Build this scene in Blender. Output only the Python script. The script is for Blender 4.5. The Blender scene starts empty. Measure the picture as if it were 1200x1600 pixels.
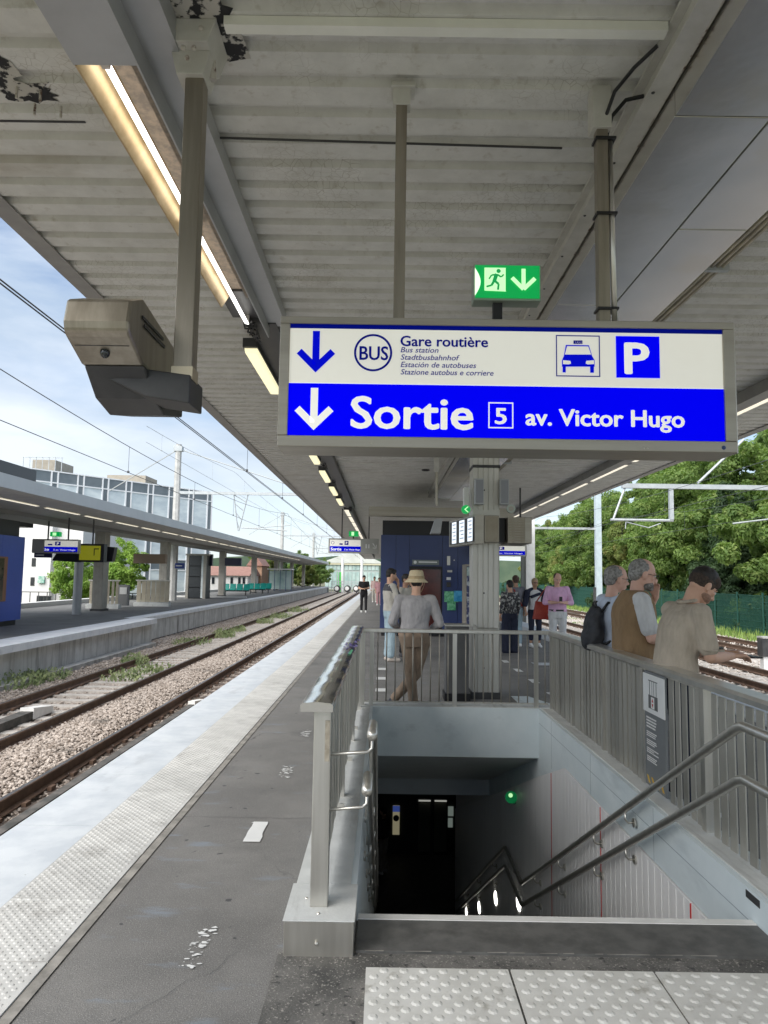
import bpy, bmesh, math, random
from mathutils import Vector, Matrix, noise
random.seed(7)
C = bpy.context.scene.collection
S = bpy.context.scene
PI = math.pi

# ------------------------------------------------------------------ camera
FPX, EYE, ROLL = 1109.0, 1.65, math.radians(.85)
offx = 102*math.sin(ROLL)
yaw, pitch = math.atan(offx/FPX), math.atan(102/FPX)
M0 = (Matrix.Rotation(yaw, 3, 'Z') @ Matrix.Rotation(pitch, 3, 'X'))
R0, F0, U0 = M0.col[0].copy(), M0.col[1].copy(), M0.col[2].copy()
CU = math.cos(ROLL)*U0 - math.sin(ROLL)*R0
CR = math.cos(ROLL)*R0 + math.sin(ROLL)*U0
cam = bpy.data.cameras.new('camera'); co = bpy.data.objects.new('camera', cam); C.objects.link(co)
mw = Matrix.Identity(4)
for i in range(3):
    mw[i][0] = CR[i]; mw[i][1] = CU[i]; mw[i][2] = -F0[i]
mw[2][3] = EYE
co.matrix_world = mw
cam.sensor_fit = 'VERTICAL'; cam.sensor_height = 36; cam.sensor_width = 36; cam.lens = FPX/1600*36
cam.clip_start = .05; cam.clip_end = 2000
S.camera = co

def at(px, py, Y):
    """world point at distance Y down the platform seen at that place of the photograph"""
    d = F0*FPX + CR*(px-600) - CU*(py-800)
    return Vector((0, 0, EYE)) + d*(Y/d.y)

# ------------------------------------------------------------------ sky, sun, exposure
W = bpy.data.worlds.new('World'); S.world = W; W.use_nodes = True
nt = W.node_tree; nd = nt.nodes; lk = nt.links; nd.clear()
out = nd.new('ShaderNodeOutputWorld'); bg = nd.new('ShaderNodeBackground')
sky = nd.new('ShaderNodeTexSky'); sky.sky_type = 'NISHITA'; sky.sun_disc = False
SUN = Vector((-.38, -.58, .76)).normalized()      # bright part of the overcast sky, behind the viewer
sky.sun_elevation = math.asin(SUN.z); sky.sun_rotation = math.atan2(SUN.x, SUN.y)
sky.air_density = 1.0; sky.dust_density = 1.2; sky.ozone_density = 1.5
sc_ = nd.new('ShaderNodeVectorMath'); sc_.operation = 'SCALE'; sc_.inputs[3].default_value = .115
lk.new(sky.outputs[0], sc_.inputs[0])
tc = nd.new('ShaderNodeTexCoord'); mp = nd.new('ShaderNodeMapping'); mp.inputs['Scale'].default_value = (1, 1, 3.4)
mp.inputs['Location'].default_value = (.35, .1, .27)
lk.new(tc.outputs['Generated'], mp.inputs[0])
n1 = nd.new('ShaderNodeTexNoise'); n1.inputs['Scale'].default_value = 2.1; n1.inputs['Detail'].default_value = 9; n1.inputs['Roughness'].default_value = .55; n1.inputs['Distortion'].default_value = .3
n2 = nd.new('ShaderNodeTexNoise'); n2.inputs['Scale'].default_value = 3.4; n2.inputs['Detail'].default_value = 6
lk.new(mp.outputs[0], n1.inputs[0]); lk.new(mp.outputs[0], n2.inputs[0])
cr = nd.new('ShaderNodeValToRGB'); cr.color_ramp.elements[0].position = .36; cr.color_ramp.elements[1].position = .56
lk.new(n1.outputs[0], cr.inputs[0])
cc = nd.new('ShaderNodeValToRGB'); cc.color_ramp.elements[0].position = .35; cc.color_ramp.elements[0].color = (.34, .42, .53, 1)
cc.color_ramp.elements[1].position = .62; cc.color_ramp.elements[1].color = (.57, .62, .69, 1)
lk.new(n2.outputs[0], cc.inputs[0])
mx = nd.new('ShaderNodeMix'); mx.data_type = 'RGBA'
lk.new(cr.outputs[0], mx.inputs[0]); lk.new(sc_.outputs[0], mx.inputs[6]); lk.new(cc.outputs[0], mx.inputs[7])
# pale band of thick air above the horizon
sx = nd.new('ShaderNodeSeparateXYZ'); lk.new(tc.outputs['Generated'], sx.inputs[0])
hr = nd.new('ShaderNodeMapRange'); hr.inputs[1].default_value = 0; hr.inputs[2].default_value = .22; hr.inputs[3].default_value = .62; hr.inputs[4].default_value = 0
lk.new(sx.outputs[2], hr.inputs[0])
mx2 = nd.new('ShaderNodeMix'); mx2.data_type = 'RGBA'; mx2.inputs[7].default_value = (.62, .69, .71, 1)
lk.new(hr.outputs[0], mx2.inputs[0]); lk.new(mx.outputs[2], mx2.inputs[6])
lk.new(mx2.outputs[2], bg.inputs[0]); bg.inputs[1].default_value = .41
lk.new(bg.outputs[0], out.inputs[0])
sl = bpy.data.lights.new('sun', 'SUN'); sl.energy = 1.5; sl.angle = math.radians(60); sl.color = (1, .96, .90)
so = bpy.data.objects.new('sun', sl); C.objects.link(so)
so.rotation_euler = SUN.to_track_quat('Z', 'Y').to_euler()
S.view_settings.view_transform = 'Standard'; S.view_settings.look = 'None'
S.view_settings.exposure = 2.02; S.view_settings.gamma = 1; S.view_settings.use_curve_mapping = False

# ------------------------------------------------------------------ materials
MATS = {}
def mat(name, col, col2=None, scale=3., rough=.6, metal=0., bump=0., bscale=None, stretch=(1, 1, 1), emit=0., detail=6, lo=.38, hi=.62, spec=.5, bdist=.01, objrand=0.):
    if name in MATS: return MATS[name]
    m = bpy.data.materials.new(name); m.use_nodes = True; MATS[name] = m
    t = m.node_tree; N = t.nodes; L = t.links
    b = N['Principled BSDF']
    b.inputs['Roughness'].default_value = rough; b.inputs['Metallic'].default_value = metal
    b.inputs['Specular IOR Level'].default_value = spec
    b.inputs['Base Color'].default_value = (*col, 1)
    if col2 or bump:
        g = N.new('ShaderNodeNewGeometry') if not objrand else N.new('ShaderNodeTexCoord')
        src = g.outputs['Position'] if not objrand else g.outputs['Object']
        mpp = N.new('ShaderNodeMapping'); mpp.inputs['Scale'].default_value = stretch; L.new(src, mpp.inputs[0])
    if col2:
        n = N.new('ShaderNodeTexNoise'); n.inputs['Scale'].default_value = scale; n.inputs['Detail'].default_value = detail; n.inputs['Roughness'].default_value = .62
        L.new(mpp.outputs[0], n.inputs[0])
        r = N.new('ShaderNodeValToRGB'); r.color_ramp.elements[0].position = lo; r.color_ramp.elements[1].position = hi
        r.color_ramp.elements[0].color = (*col, 1); r.color_ramp.elements[1].color = (*col2, 1)
        L.new(n.outputs[0], r.inputs[0]); last = r.outputs[0]
        if objrand:
            oi = N.new('ShaderNodeObjectInfo'); hs = N.new('ShaderNodeHueSaturation'); mr = N.new('ShaderNodeMapRange')
            mr.inputs[3].default_value = 1-objrand; mr.inputs[4].default_value = 1+objrand
            L.new(oi.outputs['Random'], mr.inputs[0]); L.new(mr.outputs[0], hs.inputs['Value']); L.new(last, hs.inputs['Color']); last = hs.outputs[0]
        L.new(last, b.inputs['Base Color'])
        rr = N.new('ShaderNodeMapRange'); rr.inputs[3].default_value = max(.03, rough-.08); rr.inputs[4].default_value = min(1, rough+.1)
        L.new(n.outputs[0], rr.inputs[0]); L.new(rr.outputs[0], b.inputs['Roughness'])
    if bump:
        n = N.new('ShaderNodeTexNoise'); n.inputs['Scale'].default_value = bscale or scale*8; n.inputs['Detail'].default_value = 5
        L.new(mpp.outputs[0], n.inputs[0])
        bp = N.new('ShaderNodeBump'); bp.inputs['Strength'].default_value = bump; bp.inputs['Distance'].default_value = bdist
        L.new(n.outputs[0], bp.inputs['Height']); L.new(bp.outputs[0], b.inputs['Normal'])
    if emit:
        b.inputs['Emission Color'].default_value = (*col, 1); b.inputs['Emission Strength'].default_value = emit
    return m

def layer_dirt(m, col, scale, lo, hi, stretch=(1, 1, 1), detail=8):
    """a second layer of stains mixed over the base colour"""
    t = m.node_tree; N = t.nodes; L = t.links; b = N['Principled BSDF']
    g = N.new('ShaderNodeNewGeometry'); mpp = N.new('ShaderNodeMapping'); mpp.inputs['Scale'].default_value = stretch; L.new(g.outputs['Position'], mpp.inputs[0])
    n = N.new('ShaderNodeTexNoise'); n.inputs['Scale'].default_value = scale; n.inputs['Detail'].default_value = detail; n.inputs['Roughness'].default_value = .6
    L.new(mpp.outputs[0], n.inputs[0])
    r = N.new('ShaderNodeMapRange'); r.inputs[1].default_value = lo; r.inputs[2].default_value = hi
    L.new(n.outputs[0], r.inputs[0])
    x = N.new('ShaderNodeMix'); x.data_type = 'RGBA'; x.inputs[7].default_value = (*col, 1)
    src = b.inputs['Base Color'].links[0].from_socket if b.inputs['Base Color'].links else None
    if src: L.new(src, x.inputs[6])
    else: x.inputs[6].default_value = b.inputs['Base Color'].default_value
    L.new(r.outputs[0], x.inputs[0]); L.new(x.outputs[2], b.inputs['Base Color'])
    return m

def cracks(m, scale, width, col, stretch=(1, 1, 1), dist=.4):
    t = m.node_tree; N = t.nodes; L = t.links; b = N['Principled BSDF']
    g = N.new('ShaderNodeNewGeometry'); nn = N.new('ShaderNodeTexNoise'); nn.inputs['Scale'].default_value = 2.5; nn.inputs['Detail'].default_value = 4
    L.new(g.outputs['Position'], nn.inputs[0])
    add = N.new('ShaderNodeMix'); add.data_type = 'VECTOR'; add.inputs[0].default_value = dist
    mpp = N.new('ShaderNodeMapping'); mpp.inputs['Scale'].default_value = stretch
    L.new(g.outputs['Position'], add.inputs[4]); L.new(nn.outputs['Color'], add.inputs[5]); L.new(add.outputs[1], mpp.inputs[0])
    v = N.new('ShaderNodeTexVoronoi'); v.feature = 'DISTANCE_TO_EDGE'; v.inputs['Scale'].default_value = scale; L.new(mpp.outputs[0], v.inputs[0])
    r = N.new('ShaderNodeMapRange'); r.inputs[1].default_value = 0; r.inputs[2].default_value = width; r.inputs[3].default_value = 1; r.inputs[4].default_value = 0
    L.new(v.outputs[0], r.inputs[0])
    n3 = N.new('ShaderNodeTexNoise'); n3.inputs['Scale'].default_value = 1.3; L.new(g.outputs['Position'], n3.inputs[0])
    r3 = N.new('ShaderNodeMapRange'); r3.inputs[1].default_value = .5; r3.inputs[2].default_value = .6; L.new(n3.outputs[0], r3.inputs[0])
    mu = N.new('ShaderNodeMath'); mu.operation = 'MULTIPLY'; L.new(r.outputs[0], mu.inputs[0]); L.new(r3.outputs[0], mu.inputs[1])
    x = N.new('ShaderNodeMix'); x.data_type = 'RGBA'; x.inputs[7].default_value = (*col, 1)
    L.new(b.inputs['Base Color'].links[0].from_socket, x.inputs[6]); L.new(mu.outputs[0], x.inputs[0]); L.new(x.outputs[2], b.inputs['Base Color'])
    return m

asphalt = mat('asphalt', (.155, .149, .14), (.215, .207, .194), scale=1.3, rough=.78, bump=.5, bscale=160, bdist=.004)
layer_dirt(asphalt, (.085, .084, .083), .9, .56, .76); layer_dirt(asphalt, (.24, .25, .255), 5, .66, .78, (1, 2.2, 1))
layer_dirt(asphalt, (.31, .30, .285), 170, .56, .70, detail=1); layer_dirt(asphalt, (.07, .07, .07), 230, .58, .70, detail=1); layer_dirt(asphalt, (.07, .07, .072), 11, .735, .76, detail=1); layer_dirt(asphalt, (.22, .25, .285), 2.1, .60, .74, (1, 3.2, 1))
cracks(asphalt, .35, .0022, (.07, .07, .07))
asphalt2 = mat('asphalt_patch', (.095, .092, .085), (.20, .19, .175), scale=2.6, rough=.85, bump=.7, bscale=120, bdist=.005)
layer_dirt(asphalt2, (.06, .06, .057), 3, .52, .70); layer_dirt(asphalt2, (.33, .31, .28), 90, .58, .68, detail=2); layer_dirt(asphalt2, (.05, .05, .048), 28, .60, .68, detail=3)
edge_paint = mat('edge_paint', (.50, .535, .57), (.60, .63, .655), scale=4, rough=.62, bump=.15, bscale=60, bdist=.003)
layer_dirt(edge_paint, (.36, .38, .40), 2.5, .58, .78, (1, .4, 1)); layer_dirt(edge_paint, (.25, .25, .24), 22, .68, .76)
slab_m = mat('concrete_slab', (.46, .455, .435), (.57, .565, .54), scale=5, rough=.75, bump=.25, bscale=70, bdist=.003, objrand=.07)
layer_dirt(slab_m, (.33, .32, .30), 4, .56, .76)
slab_in = mat('concrete_slab_cream', (.58, .57, .53), (.68, .67, .63), scale=6, rough=.7, bump=.2, bscale=90, bdist=.002, objrand=.04)
layer_dirt(slab_in, (.30, .28, .23), 7, .58, .74)
grout = mat('grout', (.20, .19, .17), (.34, .32, .29), scale=8, rough=.9)
concrete = mat('concrete', (.33, .32, .30), (.45, .44, .42), scale=2, rough=.8, bump=.3, bscale=40)
layer_dirt(concrete, (.16, .155, .14), 2.2, .54, .74, (3, 3, .35))
coping = mat('coping', (.50, .51, .495), (.62, .63, .61), scale=3, rough=.7, bump=.2, bscale=60)
layer_dirt(coping, (.27, .26, .24), 2.6, .56, .80, (3, .5, 1))
rustc = mat('brown_concrete', (.30, .26, .22), (.42, .38, .33), scale=3, rough=.85)
blue_wall = mat('pale_blue_paint', (.60, .675, .70), (.68, .745, .765), scale=1.6, rough=.55, bump=.1, bscale=30)
layer_dirt(blue_wall, (.46, .52, .545), 3, .58, .80, (1, .4, 1.5))
panel_m = mat('white_panel', (.78, .775, .77), (.84, .835, .83), scale=2, rough=.38, bump=.05, bscale=14, stretch=(1, 6, .3))
red_m = mat('red_joint', (.55, .03, .03), rough=.5)
dark_stone = mat('dark_stone', (.085, .084, .08), (.14, .138, .13), scale=9, rough=.55, bump=.2, bscale=140, bdist=.002)
steel = mat('brushed_steel', (.58, .56, .51), (.66, .64, .59), scale=3, rough=.34, metal=.9, bump=.06, bscale=60, stretch=(6, 6, .4))
steel_brown = mat('bronzed_steel', (.28, .25, .20), (.36, .325, .265), scale=3, rough=.4, metal=.85, stretch=(6, 6, .4))
steel_slat = mat('slat_steel', (.43, .415, .37), (.50, .485, .44), scale=2.2, rough=.42, metal=.65, stretch=(2, 2, .7), objrand=.16)
layer_dirt(steel_slat, (.30, .28, .24), 5, .6, .85)
steel_frame = mat('sign_frame_steel', (.36, .33, .275), (.43, .40, .34), scale=2, rough=.42, metal=.7, stretch=(.4, 5, 5))
mirror = mat('polished_steel', (.66, .66, .63), (.76, .76, .73), scale=2, rough=.12, metal=1., bump=.25, bscale=2.2, bdist=.02)
duct_m = mat('duct_steel', (.66, .65, .62), (.74, .725, .695), scale=1.2, rough=.2, metal=.85, bump=.2, bscale=1.2, bdist=.03)
layer_dirt(duct_m, (.66, .61, .52), 1.3, .52, .72)
alu = mat('grey_aluminium', (.40, .41, .42), (.46, .47, .48), scale=2, rough=.45, metal=.4)
white_steel = mat('cream_painted_deck', (.61, .605, .57), (.70, .695, .66), scale=5, rough=.62, bump=.3, bscale=90, bdist=.002)
layer_dirt(white_steel, (.40, .36, .29), 1.1, .58, .86, (.6, 2.2, 1)); layer_dirt(white_steel, (.46, .43, .37), 14, .58, .8); cracks(white_steel, 20, .035, (.44, .42, .37), (1, 1, 1), .05)
layer_dirt(white_steel, (.30, .22, .13), .9, .66, .9, (1.4, 2.5, 1))
girder_m = mat('girder_paint', (.52, .51, .47), (.60, .59, .55), scale=6, rough=.6, bump=.3, bscale=60, bdist=.003)
rusty = mat('rust_flakes', (.12, .06, .035), (.52, .49, .44), scale=16, rough=.9, lo=.38, hi=.46)
flake = mat('peeling_paint', (.02, .02, .022), (.50, .48, .43), scale=9, rough=.8, lo=.49, hi=.53)
dark = mat('dark_metal', (.035, .035, .037), (.06, .06, .06), scale=4, rough=.5)
black = mat('black_plastic', (.012, .012, .014), rough=.4)
rubber = mat('grey_rubber', (.06, .06, .058), rough=.7)
white = mat('white_paint', (.74, .74, .72), (.80, .80, .78), scale=5, rough=.5)
gold = mat('aged_reflector', (.46, .33, .17), (.60, .46, .27), scale=5, rough=.35, metal=.7, emit=0)
tube_m = mat('lit_tube', (1, .97, .92), emit=1.1)
lum_m = mat('lit_diffuser', (1, .93, .60), emit=.22)
line_m = mat('lit_strip', (1, .93, .76), emit=.2)
grey_off = mat('grey_sign_back', (.36, .35, .32), rough=.6)
sign_white = mat('sign_white_lit', (.80, .79, .71), (.77, .75, .665), scale=1.6, rough=.5, emit=.11, spec=.15)
sign_blue = mat('sign_blue_lit', (.0, .0, .62), rough=.6, emit=.26, spec=.03)
sign_navy = mat('sign_navy_print', (.0, .004, .18), rough=.6, emit=.12, spec=.05)
sign_line = mat('sign_white_print', (.88, .87, .82), rough=.5, emit=.12, spec=.1)
exit_green = mat('exit_green_lit', (.0, .30, .06), rough=.3, emit=.22)
exit_bright = mat('exit_bright_lit', (.50, .90, .45), rough=.3, emit=.25)
screen_y = mat('yellow_screen', (.20, .20, .01), rough=.3, emit=.16)
kiosk_blue = mat('kiosk_blue_panel', (.034, .052, .145), (.042, .062, .165), scale=1, rough=.3)
kiosk_blue2 = mat('bright_blue_panel', (.04, .085, .38), (.05, .10, .43), scale=1, rough=.35)
door_red = mat('dark_red_glass', (.06, .012, .01), (.10, .02, .015), scale=3, rough=.12)
glass_d = mat('dark_glass', (.02, .025, .03), rough=.06, spec=.8)
glass_b = mat('sky_toned_glass', (.50, .58, .62), (.72, .79, .80), scale=.35, rough=.5, spec=.8, stretch=(1, 1, 3))  # pale sky reflection painted into the glass colour
glass_g = mat('greenish_glass', (.30, .42, .40), (.48, .58, .55), scale=.6, rough=.12)
bldg_white = mat('white_render', (.66, .65, .64), (.72, .71, .70), scale=.7, rough=.8)
bldg_grey = mat('grey_cladding', (.12, .14, .16), (.16, .18, .20), scale=1, rough=.5)
roof_red = mat('red_roof_tiles', (.25, .135, .105), (.32, .18, .145), scale=3, rough=.8)
tan = mat('tan_cladding', (.36, .32, .26), (.42, .38, .31), scale=2, rough=.8)
bench_m = mat('turquoise_plastic', (.0, .30, .25), rough=.35)
green_m = mat('bright_green_board', (.08, .60, .10), rough=.5)
rail_rust = mat('rusty_rail', (.085, .05, .034), (.14, .085, .055), scale=7, rough=.75)
rail_top = mat('worn_rail_head', (.26, .24, .22), (.34, .32, .30), scale=3, rough=.3, metal=.9)
wood = mat('sleeper_wood', (.075, .055, .045), (.14, .11, .09), scale=9, rough=.9, bump=.4, bscale=40, stretch=(.4, 3, 3), objrand=.2)
conc_sl = mat('sleeper_concrete', (.34, .31, .28), (.48, .45, .41), scale=5, rough=.85, bump=.3, bscale=50, objrand=.1)
ballast_m = mat('ballast_bed', (.13, .11, .095), (.42, .36, .31), scale=14, rough=.95, bump=1., bscale=18, bdist=.05, lo=.35, hi=.62)
layer_dirt(ballast_m, (.42, .36, .32), 30, .5, .62)
ballast_r = mat('pale_ballast_bed', (.30, .27, .24), (.62, .57, .52), scale=9, rough=.95, bump=1., bscale=14, bdist=.05, lo=.3, hi=.6)
stone_m = mat('ballast_stone', (.20, .16, .13), (.48, .42, .37), scale=13, rough=.9, detail=2, lo=.36, hi=.62)
layer_dirt(stone_m, (.13, .115, .10), 1.1, .55, .70)
earth = mat('ground_earth', (.10, .09, .065), (.16, .17, .08), scale=.6, rough=.95, bump=.5, bscale=4)
grass_m = mat('grass_blades', (.10, .20, .035), (.26, .34, .09), scale=2.5, rough=.8)
weed_m = mat('weed_leaves', (.10, .15, .055), (.28, .32, .15), scale=3, rough=.75)
fence_g = mat('green_fence_wire', (.022, .095, .072), rough=.6)
bark = mat('bark', (.07, .055, .04), (.13, .105, .08), scale=6, rough=.95)
mast_grey = mat('mast_concrete', (.40, .40, .385), (.52, .52, .50), scale=3, rough=.8)
galv = mat('galvanised_steel', (.40, .43, .44), (.48, .51, .52), scale=4, rough=.5, metal=.3)
wire_m = mat('cable', (.10, .105, .11), rough=.5, metal=.5)
wire_l = mat('pale_cable', (.42, .44, .44), rough=.5)

def leafmat(name, a, b, c):
    m = mat(name, a, b, scale=.55, rough=.7, detail=3, objrand=.12, lo=.35, hi=.65)
    layer_dirt(m, c, 2.2, .5, .75)
    p = m.node_tree.nodes['Principled BSDF']
    p.inputs['Transmission Weight'].default_value = 0
    N = m.node_tree.nodes; L = m.node_tree.links
    tr = N.new('ShaderNodeBsdfTranslucent'); mxs = N.new('ShaderNodeMixShader'); mxs.inputs[0].default_value = .35
    tr.inputs[0].default_value = (b[0]*1.6, b[1]*1.7, b[2]*.9, 1)
    L.new(p.outputs[0], mxs.inputs[1]); L.new(tr.outputs[0], mxs.inputs[2]); L.new(mxs.outputs[0], N['Material Output'].inputs[0])
    return m
leaf_a = leafmat('leaf_green', (.07, .135, .035), (.18, .27, .07), (.32, .37, .12))
leaf_b = leafmat('leaf_dark', (.03, .065, .028), (.06, .11, .042), (.09, .14, .06))
leaf_c = leafmat('leaf_olive', (.10, .16, .04), (.24, .28, .085), (.30, .23, .09))
leaf_l = leafmat('leaf_light', (.12, .22, .04), (.24, .36, .07), (.32, .40, .10))

# ------------------------------------------------------------------ builders
WORLD = set()          # things whose parts are built in world coordinates
def adopt(o, parent):
    if parent is None: return
    o.parent = parent
    if parent.name in WORLD: o.location = o.location - parent.location
class MB:
    def __init__(s): s.v = []; s.f = []; s.m = []
    def add(s, vs, fs, mi=0):
        o = len(s.v); s.v += [tuple(v) for v in vs]; s.f += [tuple(i+o for i in f) for f in fs]; s.m += [mi]*len(fs); return s
    def box(s, x0, x1, y0, y1, z0, z1, mi=0, rot=0., c=None):
        vs = [(x, y, z) for z in (z0, z1) for y in (y0, y1) for x in (x0, x1)]
        if rot:
            cx, cy = c or ((x0+x1)/2, (y0+y1)/2); ca, sa = math.cos(rot), math.sin(rot)
            vs = [(cx+(x-cx)*ca-(y-cy)*sa, cy+(x-cx)*sa+(y-cy)*ca, z) for x, y, z in vs]
        return s.add(vs, [(0, 2, 3, 1), (4, 5, 7, 6), (0, 1, 5, 4), (2, 6, 7, 3), (0, 4, 6, 2), (1, 3, 7, 5)], mi)
    def tube(s, pts, r, n=8, mi=0, r1=None, cap=True):
        pts = [Vector(p) for p in pts]; k = len(pts); rings = []; prev = None
        for i, p in enumerate(pts):
            d = (pts[min(i+1, k-1)]-pts[max(i-1, 0)]).normalized()
            a = prev if prev is not None else (Vector((0, 0, 1)) if abs(d.z) < .9 else Vector((1, 0, 0)))
            x = d.cross(a); x = x.normalized() if x.length > 1e-6 else d.orthogonal().normalized()
            y = x.cross(d).normalized(); prev = y
            rr = r if r1 is None else r+(r1-r)*i/(k-1)
            rings.append([p+x*math.cos(t*2*PI/n)*rr+y*math.sin(t*2*PI/n)*rr for t in range(n)])
        vs = [v for q in rings for v in q]; fs = []
        for i in range(k-1):
            for t in range(n):
                fs.append((i*n+t, i*n+(t+1) % n, (i+1)*n+(t+1) % n, (i+1)*n+t))
        if cap: fs += [tuple(range(n-1, -1, -1)), tuple((k-1)*n+t for t in range(n))]
        return s.add(vs, fs, mi)
    def prism(s, poly, axis, a, b, mi=0):
        """poly of 2-D points extruded along axis (x: (y,z), y: (x,z), z: (x,y)) from a to b"""
        def P(p, q):
            return {'x': (q, p[0], p[1]), 'y': (p[0], q, p[1]), 'z': (p[0], p[1], q)}[axis]
        n = len(poly); vs = [P(p, a) for p in poly]+[P(p, b) for p in poly]
        fs = [tuple(range(n)), tuple(range(2*n-1, n-1, -1))]+[(i, (i+1) % n+0, (i+1) % n+n, i+n) for i in range(n)]
        return s.add(vs, fs, mi)
    def ball(s, c, rx, ry, rz, seg=12, ring=8, mi=0, T=None):
        vs = []; fs = []
        for i in range(ring+1):
            th = PI*i/ring
            for j in range(seg):
                ph = 2*PI*j/seg
                v = Vector((rx*math.sin(th)*math.cos(ph), ry*math.sin(th)*math.sin(ph), rz*math.cos(th)))+Vector(c)
                vs.append(T @ v if T is not None else v)
        for i in range(ring):
            for j in range(seg):
                fs.append((i*seg+j, (i+1)*seg+j, (i+1)*seg+(j+1) % seg, i*seg+(j+1) % seg))
        return s.add(vs, fs, mi)
    def mesh(s, name, mats, smooth=False):
        me = bpy.data.meshes.new(name); me.from_pydata(s.v, [], s.f); me.validate()
        for m in (mats if isinstance(mats, (list, tuple)) else [mats]): me.materials.append(m)
        if any(s.m) and len(me.polygons) == len(s.m): me.polygons.foreach_set('material_index', s.m)
        bm = bmesh.new(); bm.from_mesh(me); bmesh.ops.recalc_face_normals(bm, faces=bm.faces); bm.to_mesh(me); bm.free()
        if smooth: me.polygons.foreach_set('use_smooth', [True]*len(me.polygons))
        return me
    def obj(s, name, mats, parent=None, smooth=False, bevel=0, auto=False):
        o = bpy.data.objects.new(name, s.mesh(name, mats, smooth or auto)); C.objects.link(o)
        adopt(o, parent)
        if bevel:
            b = o.modifiers.new('bevel', 'BEVEL'); b.width = bevel; b.segments = 2; b.limit_method = 'ANGLE'
        if auto:
            e = o.modifiers.new('split', 'EDGE_SPLIT'); e.split_angle = math.radians(40)
        return o

def tag(o, label=None, cat=None, group=None, kind=None):
    if label: o['label'] = label
    if cat: o['category'] = cat
    if group: o['group'] = group
    if kind: o['kind'] = kind
    return o
def thing(name, label, cat, loc=(0, 0, 0), rz=0, group=None):
    """an Empty at the base of the thing; its parts are built in coordinates local to it"""
    o = bpy.data.objects.new(name, None); C.objects.link(o); o.location = loc; o.rotation_euler = (0, 0, rz); o.empty_display_size = .2
    return tag(o, label, cat, group)
def wthing(name, label, cat, base, group=None):
    o = thing(name, label, cat, base, 0, group); WORLD.add(o.name); return o
def struct(o): o['kind'] = 'structure'; return o
def inst(name, me, parent, loc=(0, 0, 0), rot=(0, 0, 0), sc=(1, 1, 1)):
    o = bpy.data.objects.new(name, me); C.objects.link(o); o.location = loc; o.rotation_euler = rot; o.scale = sc; adopt(o, parent); return o
def copy_tree(o, parent=None):
    c = o.copy(); C.objects.link(c); c.parent = parent
    for ch in list(o.children): copy_tree(ch, c)
    return c
def B(*a, **k): return MB().box(*a, **k)

FONT = None
def lettering(text, x, z, cap, width, y, m, parent, bold=0., shear=0., name='lettering', align=None):
    """flat print: cap height and width in metres, lower left corner at x, z, facing the platform (-Y)"""
    cu = bpy.data.curves.new('t', 'FONT'); cu.body = text; cu.size = 1; cu.shear = shear; cu.resolution_u = 3
    o = bpy.data.objects.new('t', cu); C.objects.link(o)
    dg = bpy.context.evaluated_depsgraph_get(); dg.update()
    me = bpy.data.meshes.new_from_object(o.evaluated_get(dg)); bpy.data.objects.remove(o)
    xs = [v.co.x for v in me.vertices]; x0, x1 = min(xs), max(xs)
    k = cap/.70; kx = width/(x1-x0)
    for v in me.vertices:
        v.co = Vector((x+(v.co.x-x0)*kx, y, z+v.co.y*k))
    if bold:      # bolder weight: the same outlines laid again a hair apart
        bm = bmesh.new(); bm.from_mesh(me); src = me.copy(); b = bold*k; i = 0
        for (dx, dz) in ((-b, 0), (b, 0), (0, b*.7), (0, -b*.7), (-b*.7, b*.5), (b*.7, b*.5), (-b*.7, -b*.5), (b*.7, -b*.5)):
            i += 1; n0 = len(bm.verts); bm.from_mesh(src); bm.verts.ensure_lookup_table()
            for v in bm.verts[n0:]: v.co += Vector((dx, -.00012*i, dz))
        bm.to_mesh(me); bm.free()
    me.materials.clear(); me.materials.append(m)
    p = bpy.data.objects.new(name, me); C.objects.link(p); adopt(p, parent)
    return p

# ================================================================== SETTING
XL, XR = -2.32, 5.4          # platform edges
WX0, WX1, WY0, WY1 = -.11, 1.82, 3.60, 8.45   # stairwell opening
KT = .155                    # kerb height round the opening
TZ = -.75                    # rail tops
YE = 118.
# ground under everything, with a trench left free for the underpass
g = MB(); GZ = -1.0
for (a, b, c, d) in ((-400, -2.2, -60, 600), (6.5, 400, -60, 600), (-2.2, 6.5, 30, 600), (-2.2, 6.5, -60, 2)):
    g.add([(a, c, GZ), (b, c, GZ), (b, d, GZ), (a, d, GZ)], [(0, 1, 2, 3)])
struct(g.obj('ground', earth))
# platform as a deck with the stairwell left open
p = MB()
def deck(p, x0, x1, y0, y1, z=0.0, zb=-.95): p.box(x0, x1, y0, y1, zb, z)
deck(p, XL, WX0-.30, -4, YE); deck(p, WX1+.24, XR, -4, YE)
deck(p, WX0-.30, WX1+.24, WY1+.25, 12.4, 0, -.37); deck(p, WX0-.30, WX1+.24, 12.4, YE); deck(p, WX0-.30, WX1+.24, -4, WY0-.01)
plat = struct(p.obj('platform', asphalt))
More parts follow.
